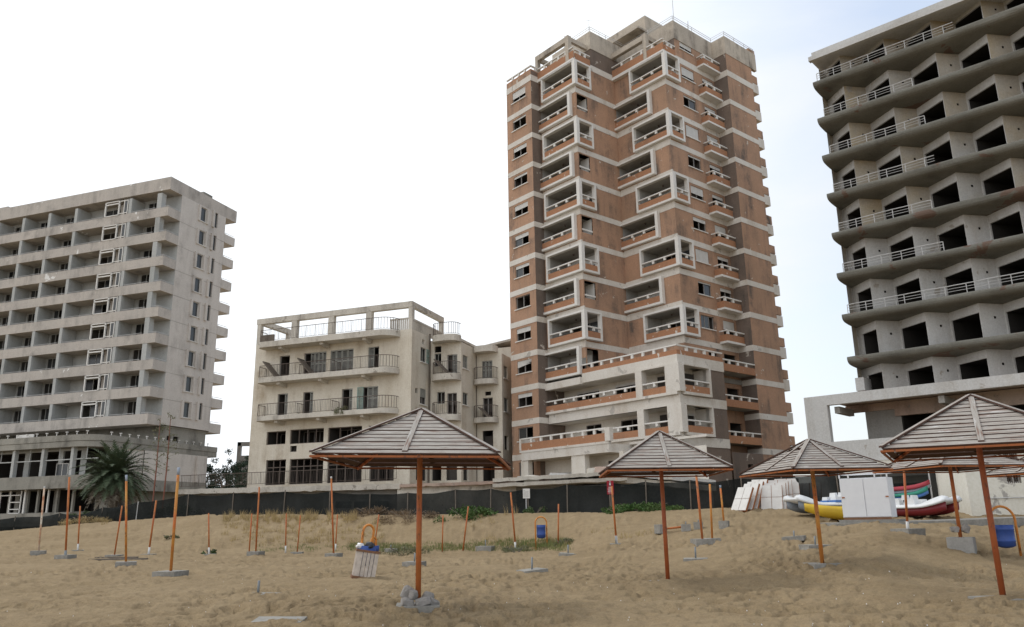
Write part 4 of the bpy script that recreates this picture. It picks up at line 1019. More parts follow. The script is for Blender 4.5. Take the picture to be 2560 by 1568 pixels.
m_slatedge = plain('old_red_slat_edge', (.095, .055, .042), .9, .3, 8)
m_or = pole_mat('orange_pole_paint', (.40, .105, .028), (.43, .15, .035))
m_oy = pole_mat('orange_yellow_pole_paint', (.50, .14, .03), (.50, .26, .05))
m_orust = pole_mat('white_rusty_pole_paint', (.62, .55, .45), (.5, .2, .06), True, (.3, .1, .04), .55)
m_ored = pole_mat('burnt_orange_pole_paint', (.30, .07, .022), (.36, .10, .028))
m_rim = pole_mat('orange_rim_paint', (.37, .125, .03), (.30, .085, .025))
m_hoop = pole_mat('orange_hoop_paint', (.60, .23, .045), (.56, .2, .04), True)
m_stub = plain('galvanised_stub_steel', (.20, .215, .225), .5, .3, 9, .4, .2)
m_blue = plain('blue_bin_paint', (.035, .075, .26), .45, .2, 5)
m_tipgrey = plain('grey_blue_pole_tip', (.30, .34, .40), .6, .2, 9)
m_tipwhite = plain('white_pole_socket', (.62, .61, .59), .6, .2, 9)
m_stone = plaster('rough_field_stone', (.36, .335, .31), (.27, .25, .23), (.12, .11, .1), .5, None, 0, 30, (3, 3, 3), fine=.45)
m_crate = plain('grey_crate_boards', (.50, .44, .385), .85, .35, 7, .2, 0, (.2, .18, .175), .64)
m_cratebrown = plain('brown_crate_boards', (.20, .105, .06), .85, .3, 7)
m_cabinet = plain('white_cabinet_paint', (.70, .71, .73), .5, .15, 3, .3, 0, (.48, .45, .42), .72)
m_boatwhite = plain('white_gelcoat', (.66, .67, .67), .5, .25, 3, .4, 0, (.5, .49, .46), .68)
m_boatred = plain('dark_red_gelcoat', (.19, .016, .022), .4, .2, 3, .5)
m_boatgrey = plain('grey_blue_gelcoat', (.21, .24, .28), .45, .2, 3, .5)
m_yellow = plain('yellow_gelcoat', (.56, .37, .03), .55, .25, 2, .3, 0, (.4, .27, .05), .66)
m_red = plain('faded_red_gelcoat', (.32, .035, .05), .6, .2, 2, .4)
m_green = plain('green_gelcoat', (.03, .22, .155), .6, .2, 2, .4)
m_blueg = plain('blue_gelcoat', (.06, .16, .42), .45, .2, 2, .4)
m_tile = plain('white_tile_panel', (.64, .62, .585), .8, .2, 4, .2, 0, (.46, .42, .37), .64)
m_orboard = plain('orange_brown_panel_edge', (.34, .13, .05), .8, .3, 5)
m_redsign = plain('red_sign_paint', (.30, .012, .025), .5, .12, 3)
m_black = plain('black_paint', (.02, .02, .022), .5, .1, 3)
m_bag = plain('white_plastic_bag', (.74, .74, .74), .4, .2, 6)
m_bagblack = plain('black_plastic_bag', (.012, .012, .014), .35, .2, 6, .5)

# ------------------------------------------------------------------ timber parasols
def parasol(pxb, pyb, eave, apx, side, yaw, tilt, label, base, pm, dist=None, gaps=()):
    b = ground(pxb, pyb) if not dist else at(pxb, pyb, dist)
    if base == 'block':
        b = ground(pxb, pyb+30); b.z = at(pxb, pyb, b.y).z
    H = at(pxb, eave, b.y).z-b.z; rise = at(pxb, apx, b.y).z-b.z-H; lean = 0.
    T = thing('beach_parasol', label, 'parasol', b, 0, 'slatted timber parasols on the beach')
    R0 = Matrix.Rotation(yaw, 4, 'Z')
    Rt = Matrix.Rotation(tilt[0], 4, 'Y') @ Matrix.Rotation(tilt[1], 4, 'X')
    X = Matrix.Translation((0, 0, H)) @ Rt @ R0
    m = MB(); m.tube([(0, 0, -.15), (0, 0, H*.5), (0, 0, H+rise*.9)], .046, 14); m.build('pole', pm, T, True)
    h = side/2
    tp = lambda x, y, z: tuple(X @ Vector((x, y, z)))
    ns = 12
    for f in range(4):
        Rf = Matrix.Rotation(f*math.pi/2, 4, 'Z')
        m = MB()
        for i in range(ns):
            if (f, i) in gaps: continue
            s0 = i/ns*.985; s1 = (i+1)/ns*.985; rnd = R()*50
            s0 += .0135+U(0, .006); s1 -= .0
            def pr(s, x, lift):
                z = rise*(1-s); nn = Vector((0, -rise/h, 1)).normalized()
                return tp(*(Rf @ (Vector((x, -h*s, z))+nn*lift)))
            w0, w1 = h*s0, h*s1
            l0, l1, l2 = U(.0, .006), U(-.007, .009), U(-.007, .009)
            c = [pr(s1, -w1, .004+l1), pr(s1, w1, .004+l2), pr(s0, w0, l0), pr(s0, -w0, l0),
                 pr(s1, -w1, .028+l1), pr(s1, w1, .028+l2), pr(s0, w0, .024+l0), pr(s0, -w0, .024+l0)]
            v = i*.37+f*5.1
            uv = [(-w1+rnd, v), (w1+rnd, v), (w0+rnd, v+.1), (-w0+rnd, v+.1)]
            n0 = len(m.f); m.hexa(c, 0, uv+uv)
            for q in (0, 2, 3, 4, 5): m.m[n0+q] = 1
        m.build('slat_panel', [m_slat, m_slatedge], T, weld=False)
        up = Vector((0, 0, .03))
        def batten(name, p0, p1, side_, v):
            m = MB(); q = [p1-side_, p1+side_, p0+side_, p0-side_]
            c = [tp(*k) for k in q]+[tp(*(k+up)) for k in q]; L = (p1-p0).length
            uv = [(f*3.7, v), (f*3.7, v+.1), (f*3.7+L, v+.1), (f*3.7+L, v)]
            n0 = len(m.f); m.hexa(c, 0, uv+uv)
            for k in (0, 2, 3, 4, 5): m.m[n0+k] = 1
            m.build(name, [m_slat, m_slatedge], T)
        batten('hip_batten', Rf @ Vector((-.02, -.02, rise+.03)), Rf @ Vector((-h, -h, .045)), Rf @ Vector((1, -1, 0)).normalized()*.045, 3.)
        batten('mid_batten', Rf @ Vector((0, -.02, rise+.02)), Rf @ Vector((0, -h*.97, .05)), Rf @ Vector((.042, 0, 0)), 7.)
        m = MB(); e = Rf @ Vector((-h, -h, 0)); e2 = Rf @ Vector((h, -h, 0))
        m.bar(tp(*(e+Vector((0, 0, -.015)))), tp(*(e2+Vector((0, 0, -.015)))), .03, .032); m.build('eave_rim', m_rim, T)
        m = MB(); m.bar(tp(*(e*.98+Vector((0, 0, -.03)))), tp(0, 0, rise*.86), .035, .04); m.build('rafter', m_ored, T)
    if base:
        m = MB(); w, z0, z1 = {'stones': (.36, -.16, .03), 'block': (.31, -.5, .0), 'slab': (.36, -.12, .0)}[base]
        ry = Matrix.Rotation(.1 if base != 'block' else .95, 4, 'Z')
        c = [ry @ Vector(v) for v in ((-w, -w, z0), (w, -w, z0), (w, w, z0), (-w, w, z0), (-w*.98, -w*.98, z1), (w*.98, -w*.98, z1), (w*.98, w*.98, z1), (-w*.98, w*.98, z1))]
        m.hexa([(v.x, v.y, v.z) for v in c]); m.build('foot_slab', m_slab if base != 'block' else m_greycrete, T)
    print('parasol', label[:30], b, H, rise)
    return T, b
RAD = math.radians
P1 = parasol(1045, 1516, 1156, 1029, 2.9, RAD(-3), (RAD(1.4), 0), 'orange pole parasol with slatted grey roof and stones piled at its foot', 'stones', m_or)
P2 = parasol(1670, 1453, 1182, 1083, 2.6, RAD(-2), (RAD(.5), 0), 'slatted parasol on bare sand in front of the brown tower', 'slab', m_ored)
P3 = parasol(2056, 1408, 1181, 1103, 2.45, RAD(12), (RAD(-.5), 0), 'slatted parasol on yellow pole between the panel stack and white cabinet', 'slab', m_oy, None, ((3, 3),))
P4 = parasol(2508, 1494, 1128, 993, 2.76, RAD(-28), (0, 0), 'parasol with the largest roof, standing before the gutted concrete hotel', 'slab', m_ored)
P5_ = parasol(2406, 1343, 1172, 1112, 2.75, RAD(11), (0, 0), 'slatted parasol standing on a tall concrete block by the pedal boats', 'block', m_or, None, ((0, 4),))
P6 = parasol(2666, 1345, 1184, 1122, 2.5, RAD(10), (0, 0), 'parasol mostly out of view, its corner against the white hut window', 'slab', m_or, 23)

def stone(loc, r, sq, seed, label, group):
    m = MB(); bm = bmesh.new(); bmesh.ops.create_icosphere(bm, subdivisions=3, radius=1)
    for v in bm.verts:
        n = noise.noise(v.co*1.1+Vector((seed*3.3, 0, 0)))*.38+noise.noise(v.co*3+Vector((0, seed, 0)))*.12
        c = v.co*(1+n); c = Vector((max(-.82, min(.82, c.x)), max(-.8, min(.85, c.y)), max(-.75, min(.8, c.z))))
        v.co = Vector((c.x*r[0], c.y*r[1], c.z*r[2]))
    me = bpy.data.meshes.new('stone'); bm.to_mesh(me); bm.free(); me.materials.append(m_stone)
    o = bpy.data.objects.new('stone', me); COL.objects.link(o); o.location = loc; o.rotation_euler = sq
    tag(o, label, 'stone', group)
b = P1[1]; G = 'stones holding the parasol foot'
stone(b+Vector((-.15, -.17, .08)), (.12, .12, .085), (.1, .2, .4), 1, 'yellowish rounded stone lowest on the left of the parasol foot', G)
stone(b+Vector((-.17, -.02, .21)), (.11, .1, .13), (.2, .5, .3), 2, 'tall grey stone leaning upright on the left of the orange pole', G)
stone(b+Vector((-.06, -.13, .19)), (.085, .08, .09), (.5, .1, 1), 3, 'small wedge stone resting against the front of the orange pole', G)
stone(b+Vector((.1, -.16, .08)), (.15, .12, .085), (.0, -.2, .2), 4, 'broad flat grey stone in front right of the orange pole', G)
stone(b+Vector((.15, .04, .12)), (.12, .11, .12), (.3, .1, 2), 5, 'big pale stone behind right of the orange pole', G)
stone(b+Vector((.25, -.05, .06)), (.09, .09, .075), (.3, .4, 1), 6, 'last rounded stone at the right end of the stone pile', G)
b = P5_[1]; G = 'stones on the parasol block'
for i, (x, y, z, r, l) in enumerate(((-.2, -.12, .2, .12, 'grey stone left of the pole on the concrete block'), (.14, -.05, .22, .13, 'darker stone right of the pole on the concrete block'))):
    stone(b+Vector((x, y, z)), (r, r, r*.8), (i, i*2, 0), 10+i, l, G)

# ------------------------------------------------------------------ bare parasol poles
POLES = [ # base x,y  top x,y (display px), style, slab, radius, label
 (410, 1387, 430, 1125, 'oy', 'big', .045, 'tall orange and yellow pole with blue grey tip on a pale slab'),
 (303, 1362, 304, 1143, 'og', 'big', .043, 'orange pole with grey tip on a pale slab near the palm'),
 (157, 1346, 167, 1148, 'o', 'dark', .043, 'plain orange pole standing on a grey socket and dark block'),
 (92, 1335, 107, 1171, 'w', 'dark', .043, 'white rusty pole on a dark slab, last in the row by the netting'),
 (187, 1326, 193, 1218, 'os', 'thin', .038, 'short orange pole with white socket standing near the netting below the palm'),
 (275, 1338, 294, 1217, 'o', 'thin', .035, 'thin orange pole leaning right beside the grey tipped pole'),
 (357, 1336, 376, 1204, 'os', 'thin', .043, 'leaning orange pole with white socket between palm and tallest pole'),
 (503, 1336, 502, 1235, 'os', 'thin', .036, 'short upright orange pole alone on the left sand slope'),
 (599, 1336, 606, 1236, 'o', None, .036, 'short red orange pole just left of a taller one'),
 (615, 1336, 624, 1172, 'o', 'dark', .043, 'tall orange pole on a dark slab below the cream hotel'),
 (687, 1331, 689, 1235, 'os', None, .036, 'short orange pole on the dune grass, left of a leaning one'),
 (715, 1331, 723, 1240, 'o', 'thin', .032, 'thin orange pole leaning right on the grassy hollow'),
 (803, 1341, 797, 1147, 'ow', 'dark', .045, 'thick orange pole with white tip left of the wooden bin crate'),
 (807, 1326, 812, 1238, 'os', None, .034, 'thin orange pole close behind the thick white tipped pole'),
 (900, 1322, 912, 1238, 'o', None, .036, 'leaning orange pole rising behind the wooden bin crate'),
 (1064, 1328, 1066, 1240, 'o', None, .034, 'short thin orange pole in the green hollow beside the near parasol'),
 (1114, 1326, 1127, 1218, 'o', None, .04, 'orange pole leaning right between parasol pole and white sign'),
 (1241, 1322, 1229, 1185, 'os', 'thin', .045, 'orange pole with white socket leaning left below the white sign'),
 (1343, 1316, 1344, 1213, 'o', None, .038, 'upright orange pole just right of the blue bin hoop'),
 (1484, 1311, 1472, 1170, 'os', 'thin', .042, 'leaning orange pole whose top stands at the red sign'),
 (1691, 1307, 1675, 1140, 'ow', 'big', .045, 'white tipped orange pole on a square slab right of the second parasol'),
 (1714, 1299, 1708, 1165, 'y', 'thin', .042, 'yellow pole standing between two orange ones by the panel stack'),
 (1743, 1268, 1733, 1168, 'oy', 'cube', .042, 'yellowish pole set in a concrete cube near the leaning panels'),
 (2185, 1284, 2175, 1128, 'os', 'big', .04, 'orange pole on grey slab before the red and white pedal boat')]
SLABS = {'big': (.33, .17), 'dark': (.29, .2), 'thin': (.27, .08), 'cube': (.18, .26)}
def slab_mesh(w, h, yaw, tilt=0, sink=.1, z=0):
    m = MB(); Rz = Matrix.Rotation(yaw, 4, 'Z') @ Matrix.Rotation(tilt, 4, 'Y')
    j = lambda: U(-.012, .012)
    c = [Rz @ Vector((x*w+j(), y*w+j(), zz)) for zz in (z-sink, z+h) for x, y in ((-1, -1), (1, -1), (1, 1), (-1, 1))]
    m.hexa([tuple(v) for v in c]); return m
for (bx, by, tx, ty, st, sl, r, lab) in POLES:
    b = gd(bx, by); top = at(tx*K, ty*K, b.y)
    T = thing('beach_pole', lab, 'pole', b, 0, 'bare parasol poles on the beach')
    d = top-b; hs = 0; r *= .88
    if sl:
        w, h = SLABS[sl]; hs = h-.03
        if b.y > 32 and sl != 'cube': w *= 1.0
        slab_mesh(w, h, U(-.5, .5), 0, .1, -.03).build('foot_slab', m_slab, T)
    mat = {'o': m_or, 'oy': m_oy, 'og': m_oy, 'os': m_or, 'ow': m_or, 'w': m_orust, 'y': m_oy}[st]
    z0 = .12 if st == 'os' or bx == 157 else 0
    dl = d.length
    e = .93 if st in ('oy', 'og') else (.975 if st in ('ow', 'w') else 1)
    m = MB(); m.tube([d*((z0 if z0 else 0)/dl), d*e], r, 10); m.build('pole', mat, T, True)
    if e < 1: m = MB(); m.tube([d*e, d], r*1.02, 10); m.build('pole_tip', m_tipgrey if st != 'ow' and st != 'w' else m_tipwhite, T, True)
    if z0: m = MB(); m.tube([Vector((0, 0, -.05)), d*(.34/dl)], r*1.25, 10); m.build('pole_socket', m_tipwhite if bx != 157 else m_stub, T, True)
STUBS = [ # base x,y, stub top y, slab style, label
 (620, 1433, 1397, 'flat', 'nearest bare steel stub, on a pale slab sunk level with the sand'),
 (997, 1361, 1331, 'dark', 'steel stub on a slab beside the near parasol pole'),
 (940, 1326, 1311, 'dark', 'small stub slab at the edge of the green hollow'),
 (1168, 1323, 1299, 'big', 'steel stub on a large raised slab before the green hollow'),
 (1280, 1378, 1341, 'tilt', 'steel stub on a tilted dark slab left of the second parasol'),
 (1367, 1337, 1311, 'tilt', 'steel stub on a thin tilted slab right of the blue bin'),
 (1482, 1312, 1290, 'none', 'short grey stub beside the pole under the red sign'),
 (1674, 1346, 1316, 'flat', 'steel stub on a sunken slab below the white tipped pole'),
 (1911, 1297, 1277, 'tilt', 'steel stub on a tilted slab left of the third parasol pole'),
 (1962, 1314, 1290, 'flat', 'steel stub beside the yellow parasol pole'),
 (1651, 1277, 1260, 'cube', 'concrete cube with stub left of a similar cube on the slope'),
 (1681, 1272, 1259, 'cube', 'concrete cube with stub behind the white tipped pole')]
for (bx, by, ty, st, lab) in STUBS:
    b = gd(bx, by); top = at(bx*K, ty*K, b.y)
    T = thing('pole_stub', lab, 'pole stub', b, 0, 'steel stubs left in their concrete slabs')
    if st == 'flat': slab_mesh(.32, .03, U(-.4, .4), 0, .1).build('foot_slab', m_slab, T)
    elif st == 'tilt': slab_mesh(.32, .08, U(-.6, .6), .07*random.choice((1, -1)), .06).build('foot_slab', m_slab, T)
    elif st == 'dark': slab_mesh(.3, .12, U(-.4, .4)).build('foot_slab', m_slab, T)
    elif st == 'big': slab_mesh(.38, .17, U(-.3, .3)).build('foot_slab', m_slab, T)
    elif st == 'cube': slab_mesh(.18, .25, U(-.3, .3)).build('foot_slab', m_slab, T)
    m = MB(); z0 = {'cube': .23, 'big': .1, 'dark': .08}.get(st, -.05)
    m.tube([(0, 0, z0), (.01, 0, max(z0+.12, top.z-b.z))], .024, 8); m.build('steel_stub', m_stub, T, True)
# fallen pole with its cube
b = gd(1590, 1284); T = thing('fallen_pole', 'orange pole fallen over with its concrete cube tipped on its side', 'pole', b)
m = slab_mesh(.18, .36, .5, 0, .0); m.build('foot_slab', m_slab, T)
e = gd(1655, 1274)-b; m = MB(); m.tube([Vector((.15, 0, .18)), e+Vector((0, 0, .12))], .042, 10); m.build('pole', m_or, T, True)
# slab half buried close to the camera, two boards by the fence
b = gd(672, 1500); m = slab_mesh(.33, .05, .12, .03, .12); 
o = tag(m.build('concrete_block', m_slab), 'grey concrete slab half buried in sand at the bottom edge', 'slab'); o.location = b
for i, (x, y, l) in enumerate(((290, 1347, 'thin dark board lying on sand behind the leaning thin pole'), (283, 1343, 'short dark board lying behind another on the left sand'))):
    b = gd(x, y); m = MB(); m.box(-1.3 if i == 0 else -1.0, 1.1 if i == 0 else .9, -.06, .06, -.01, .05); o = m.build('driftwood_board', m_dwood); o.location = b; o.rotation_euler = (0, 0, -.1*i-.05); tag(o, l, 'board')

# ------------------------------------------------------------------ bins
def bin_hoop(base, Hh, half, yaw, binr, binz0, binz1, label, bags=False, tiltx=0):
    T = thing('litter_bin', label, 'litter bin', base, yaw, 'blue litter bins in orange hoops')
    m = MB(); pts = [(-half, 0, -.1), (-half, 0, Hh-half)]
    for i in range(1, 12): t = math.pi-math.pi*i/12; pts.append((half*math.cos(t), 0, Hh-half+half*math.sin(t)))
    pts += [(half, 0, Hh-half), (half, 0, -.1)]
    m.tube(pts, .032, 10); m.build('hoop', m_hoop, T, True)
    m = MB(); n = 24; prof = [(0, binz0-.06), (binr*.5, binz0-.045), (binr*.97, binz0), (binr*.97, binz0+.1), (binr*1.01, binz0+.11), (binr*1.01, binz0+.14), (binr*.97, binz0+.15), (binr*.98, binz1-.13), (binr*1.02, binz1-.12), (binr*1.02, binz1-.09), (binr*.98, binz1-.08), (binr*1.01, binz1), (binr*.95, binz1), (binr*.93, binz1-.25)]
    i0 = 0
    for (r, z) in prof:
        for j in range(n): t = 2*math.pi*j/n; m.v.append((max(r, .002)*math.cos(t), max(r, .002)*math.sin(t), z))
    for i in range(len(prof)-1):
        for j in range(n): k = (j+1) % n; m.f.append((i*n+j, i*n+k, (i+1)*n+k, (i+1)*n+j)); m.m.append(0)
    m.f.append(tuple((len(prof)-1)*n+j for j in range(n))); m.m.append(0)
    m.build('bin', m_blue, T, True)
    return T
b = gd(1303, 1319); h = at(1303*K, 1244*K, b.y).z-b.z
bin_hoop(b, h, .27, .15, .21, h*.34, h*.74, 'blue bin hanging in an orange hoop in the middle of the beach')
b = ground(2551, 1390); b = b+Vector((-.32, .0, 0)); h = at(2510, 1266, b.y).z-b.z
bin_hoop(b, h, .36, .1, .235, h*.2, h*.62, 'blue bin in an orange hoop half hidden by the largest parasol pole')
b = gd(873, 1393); hz = at(880*K, 1263*K, b.y).z-b.z
B3 = bin_hoop(b+Vector((.0, .02, 0)), hz, .15, .9, .23, .35, hz*.60, 'overfull blue bin standing inside the tilted wooden crate'); B3.rotation_euler = (0, math.radians(6), math.radians(40))
B4 = bin_hoop(gd(898, 1352), .83, .12, .9, .2, .3, .55, 'second blue bin in a low hoop just behind the wooden crate')
def lump(name, loc, r, mat, seed, label, cat, group=None, sq=(1, 1, .8)):
    bm = bmesh.new(); bmesh.ops.create_icosphere(bm, subdivisions=3, radius=r)
    for v in bm.verts: v.co *= 1+.35*noise.noise(v.co/r*1.6+Vector((seed, 0, 0)))+.15*noise.noise(v.co/r*4+Vector((0, seed, 0))); v.co.x *= sq[0]; v.co.y *= sq[1]; v.co.z *= sq[2]
    me = bpy.data.meshes.new(name); bm.to_mesh(me); bm.free(); me.materials.append(mat); me.polygons.foreach_set('use_smooth', [True]*len(me.polygons))
    o = bpy.data.objects.new(name, me); COL.objects.link(o); o.location = loc; return tag(o, label, cat, group)
lump('rubbish_bag', b+Vector((-.08, -.06, hz*.61)), .095, m_bag, 2, 'white plastic bag stuffed in the top of the crated bin', 'rubbish bag')
lump('rubbish_bag', b+Vector((.14, -.02, hz*.605)), .12, m_bagblack, 5, 'black plastic bag hanging over the rim of the crated bin', 'rubbish bag')
# wooden crate round the bin
T = thing('wooden_crate', 'tilted slatted wooden crate around a blue rubbish bin', 'crate', b, 0); T.rotation_euler = (0, math.radians(9), math.radians(14))
ch = at(905, 1378, b.y).z-b.z; w = .27
for f in range(4):
    Rf = Matrix.Rotation(f*math.pi/2, 4, 'Z'); m = MB()
    wd = [0, .28, .47, .63, .8, 1.0]
    for i in range(5):
        x0 = -w+2*w*wd[i]+.006; x1 = -w+2*w*wd[i+1]-.006; o = U(-.006, .006)
        c = [Rf @ Vector(v) for v in ((x0, -w+o, .06), (x1, -w+o, .06), (x1, -w+.022+o, .06), (x0, -w+.022+o, .06), (x0, -w+o, ch), (x1, -w+o, ch), (x1, -w+.022+o, ch), (x0, -w+.022+o, ch))]
        m.hexa([tuple(v) for v in c])
    m.build('slatted_side', m_crate, T, weld=False)
    m = MB(); 
    for z0, z1 in ((ch-.02, ch+.03), (-.02, .06)):
        c = [Rf @ Vector(v) for v in ((-w-.02, -w-.022, z0), (w+.0, -w-.022, z0), (w, -w+.0, z0), (-w-.02, -w, z0), (-w-.02, -w-.022, z1), (w, -w-.022, z1), (w, -w, z1), (-w-.02, -w, z1))]
        m2 = MB(); m2.hexa([tuple(v) for v in c]); m2.build('rim_board', m_cratebrown, T)

# ------------------------------------------------------------------ signs
def sign(px0, py0, px1, py1, pxp, pyb, y, mat, name, label, red):
    b = at(pxp, pyb, y); b.z = TZ(b.x, b.y); T = thing(name, label, 'sign', b)
    a = at(px0, py0, y)-b; c = at(px1, py1, y)-b
    m = MB(); m.tube([(0, .03, -.1), (0, .03, a.z-.02)], .03, 8); m.build('post', m_dwood if red else m_rail, T)
    m = MB(); m.box(a.x, c.x, -.015, .005, c.z, a.z); p = m.build('board', mat, T)
    w = c.x-a.x; h = a.z-c.z
    if red:
        # standing figure emblem in white and black, rows of lettering below
        q = MB(); cx = (a.x+c.x)/2-.02*w
        for (x0, x1, z0, z1, k) in ((-.16, .12, .60, .86, 1), (-.06, .06, .86, .95, 0), (-.12, .1, .66, .82, 0), (.0, .12, .72, .76, 1)):
            q.box(cx+x0*w, cx+x1*w, -.022-.003*(1-k), -.016, c.z+z0*h, c.z+z1*h, k)
        q.build('emblem', [m_trim, m_black], p)
        rows = [(.52, .5, .04), (.47, .34, .03), (.39, .72, .045), (.30, .62, .045), (.21, .72, .045), (.10, .66, .03)]
    else:
        rows = [(.84, .2, .05)]+[(.74-.075*i, .7+.08*math.sin(i*2.1), .022) for i in range(9)]
    for zc, ln, hh in rows:
        q = MB(); x = cx-ln*w/2 if red else a.x+.1*w; xe = x+ln*w; k = 0
        while x < xe-.004:
            e = min(xe, x+U(.05, .12)*w); q.box(x, e, -.02, -.0151, c.z+zc*h-hh*h/2, c.z+zc*h+hh*h/2); x = e+.025*w
        q.build('lettering', m_trim if red else m_shutgrey, p)
sign(1307, 1222, 1325, 1246, 1316, 1283, 46.9, m_trim, 'notice_board', 'small white notice board on a thin post before the netting', False)
sign(1516.5, 1202, 1535, 1236, 1526, 1272, 45.2, m_redsign, 'warning_sign', 'red warning sign with white lettering at the netting fence', True)

# ------------------------------------------------------------------ panels leaning on the fence
def panel(px, py, y, w, h, rz, lean, label, tiles=2, th=.1):
    b = at(px, py, y); b.z = TZ(b.x, b.y)-.04
    T = thing('tile_panel', label, 'panel', b, rz, 'white panels stacked against the fence')  # a white tile panel: square tiles on a backing
    X = Matrix.Rotation(-lean, 4, 'X')
    m = MB(); q = lambda x, yy, z: tuple(X @ Vector((x, yy, z)))
    for z0, z1 in ((0, h),): m.hexa([q(-w/2, .0, z0), q(w/2, .0, z0), q(w/2, th, z0), q(-w/2, th, z0), q(-w/2, 0, z1), q(w/2, 0, z1), q(w/2, th, z1), q(-w/2, th, z1)])
    m.build('backing', m_orboard, T)
    for i in range(2):
        for j in range(2):
            m = MB(); x0 = -w/2+i*w/2+.012; x1 = x0+w/2-.024; z0 = j*h/2+.012; z1 = z0+h/2-.024
            m.hexa([q(x0, -.03, z0), q(x1, -.03, z0), q(x1, -.003, z0), q(x0, -.003, z0), q(x0, -.03, z1), q(x1, -.03, z1), q(x1, -.003, z1), q(x0, -.003, z1)]); m.build('tile', m_tile, T)
PN = [(1846, 1283, 38.5, .82, 1.34, -.85, .62, 'front panel of the left stack, leaning lowest'), (1862, 1282, 38.9, .82, 1.48, -.85, .58, 'second panel of the left stack'), (1874, 1280, 39.3, .85, 1.55, -.8, .55, 'third panel of the left stack, just behind two others'),
      (1886, 1278, 39.7, .85, 1.62, -.8, .5, 'rearmost panel of the left stack with orange edge'),
      (1930, 1274, 38.9, 1.0, 1.24, -.45, .38, 'front panel of the middle stack, marked with dark seams'), (1940, 1273, 39.2, 1.0, 1.34, -.45, .36, 'second panel of the middle stack'), (1947, 1272, 39.6, 1.0, 1.42, -.45, .34, 'third panel of the middle stack, its brown edge showing'), (1950, 1270, 40.0, 1.3, 1.5, -.35, .3, 'wide white panel behind the middle stack'),
      (1972, 1268, 40.2, 1.15, 1.6, -.35, .3, 'tallest white panel at the back of the stacks'), (2004, 1266, 40.4, .7, 1.45, -.6, .4, 'narrow grey panel leaning right of the tallest panel'), (2018, 1266, 40.5, .7, 1.4, -.65, .45, 'white panel with red edge nearest the white boat'), (2036, 1266, 40.6, .7, 1.5, -.5, .35, 'last panel on the right, behind the boat')]
for p in PN: panel(*p)

# ------------------------------------------------------------------ white cabinet
y = 30.3; a = at(2109, 1300, y); c = at(2221, 1188, y)
T = thing('storage_cabinet', 'white two-door storage cabinet on a concrete strip', 'cabinet', (a.x, y, a.z), math.radians(-38))
w = (c.x-a.x)*.9; h = at(2165, 1196, y).z-a.z; d = .75
m = MB(); m.box(0, w, .02, d, .08, h); m.build('body', m_cabinet, T)
for i in (0, 1):
    m = MB(); m.box(.02+i*w/2, w/2-.012+i*w/2, -.015, .018, .1, h-.03); dr = m.build('door', m_cabinet, T)
    m = MB(); x = (.06 if i == 0 else w-.1); m.box(x-.02, x+.08, -.035, -.016, h*.52, h*.55); m.build('hasp', m_orboard, dr)
m = MB(); m.bar((.0, .0, h+.16), (w+.02, .0, h+.16), .05); m.bar((0, d, h+.16), (w, d, h+.16), .05); m.bar((0, 0, h+.16), (0, d, h+.16), .05); m.bar((w, 0, h+.16), (w, d, h+.16), .05)
for x in (.02, w*.2, w*.75, w): m.bar((x, .0, h), (x, 0, h+.16), .045)
m.build('top_rail', m_cabinet, T)
m = MB(); m.box(.02, w-.02, -.01, .03, .0, .08); m.build('kick_board', m_cratebrown, T)
m = MB(); m.box(-.1, w+.25, -.2, d+.3, -.3, .0); m.build('plinth', m_slab, T)

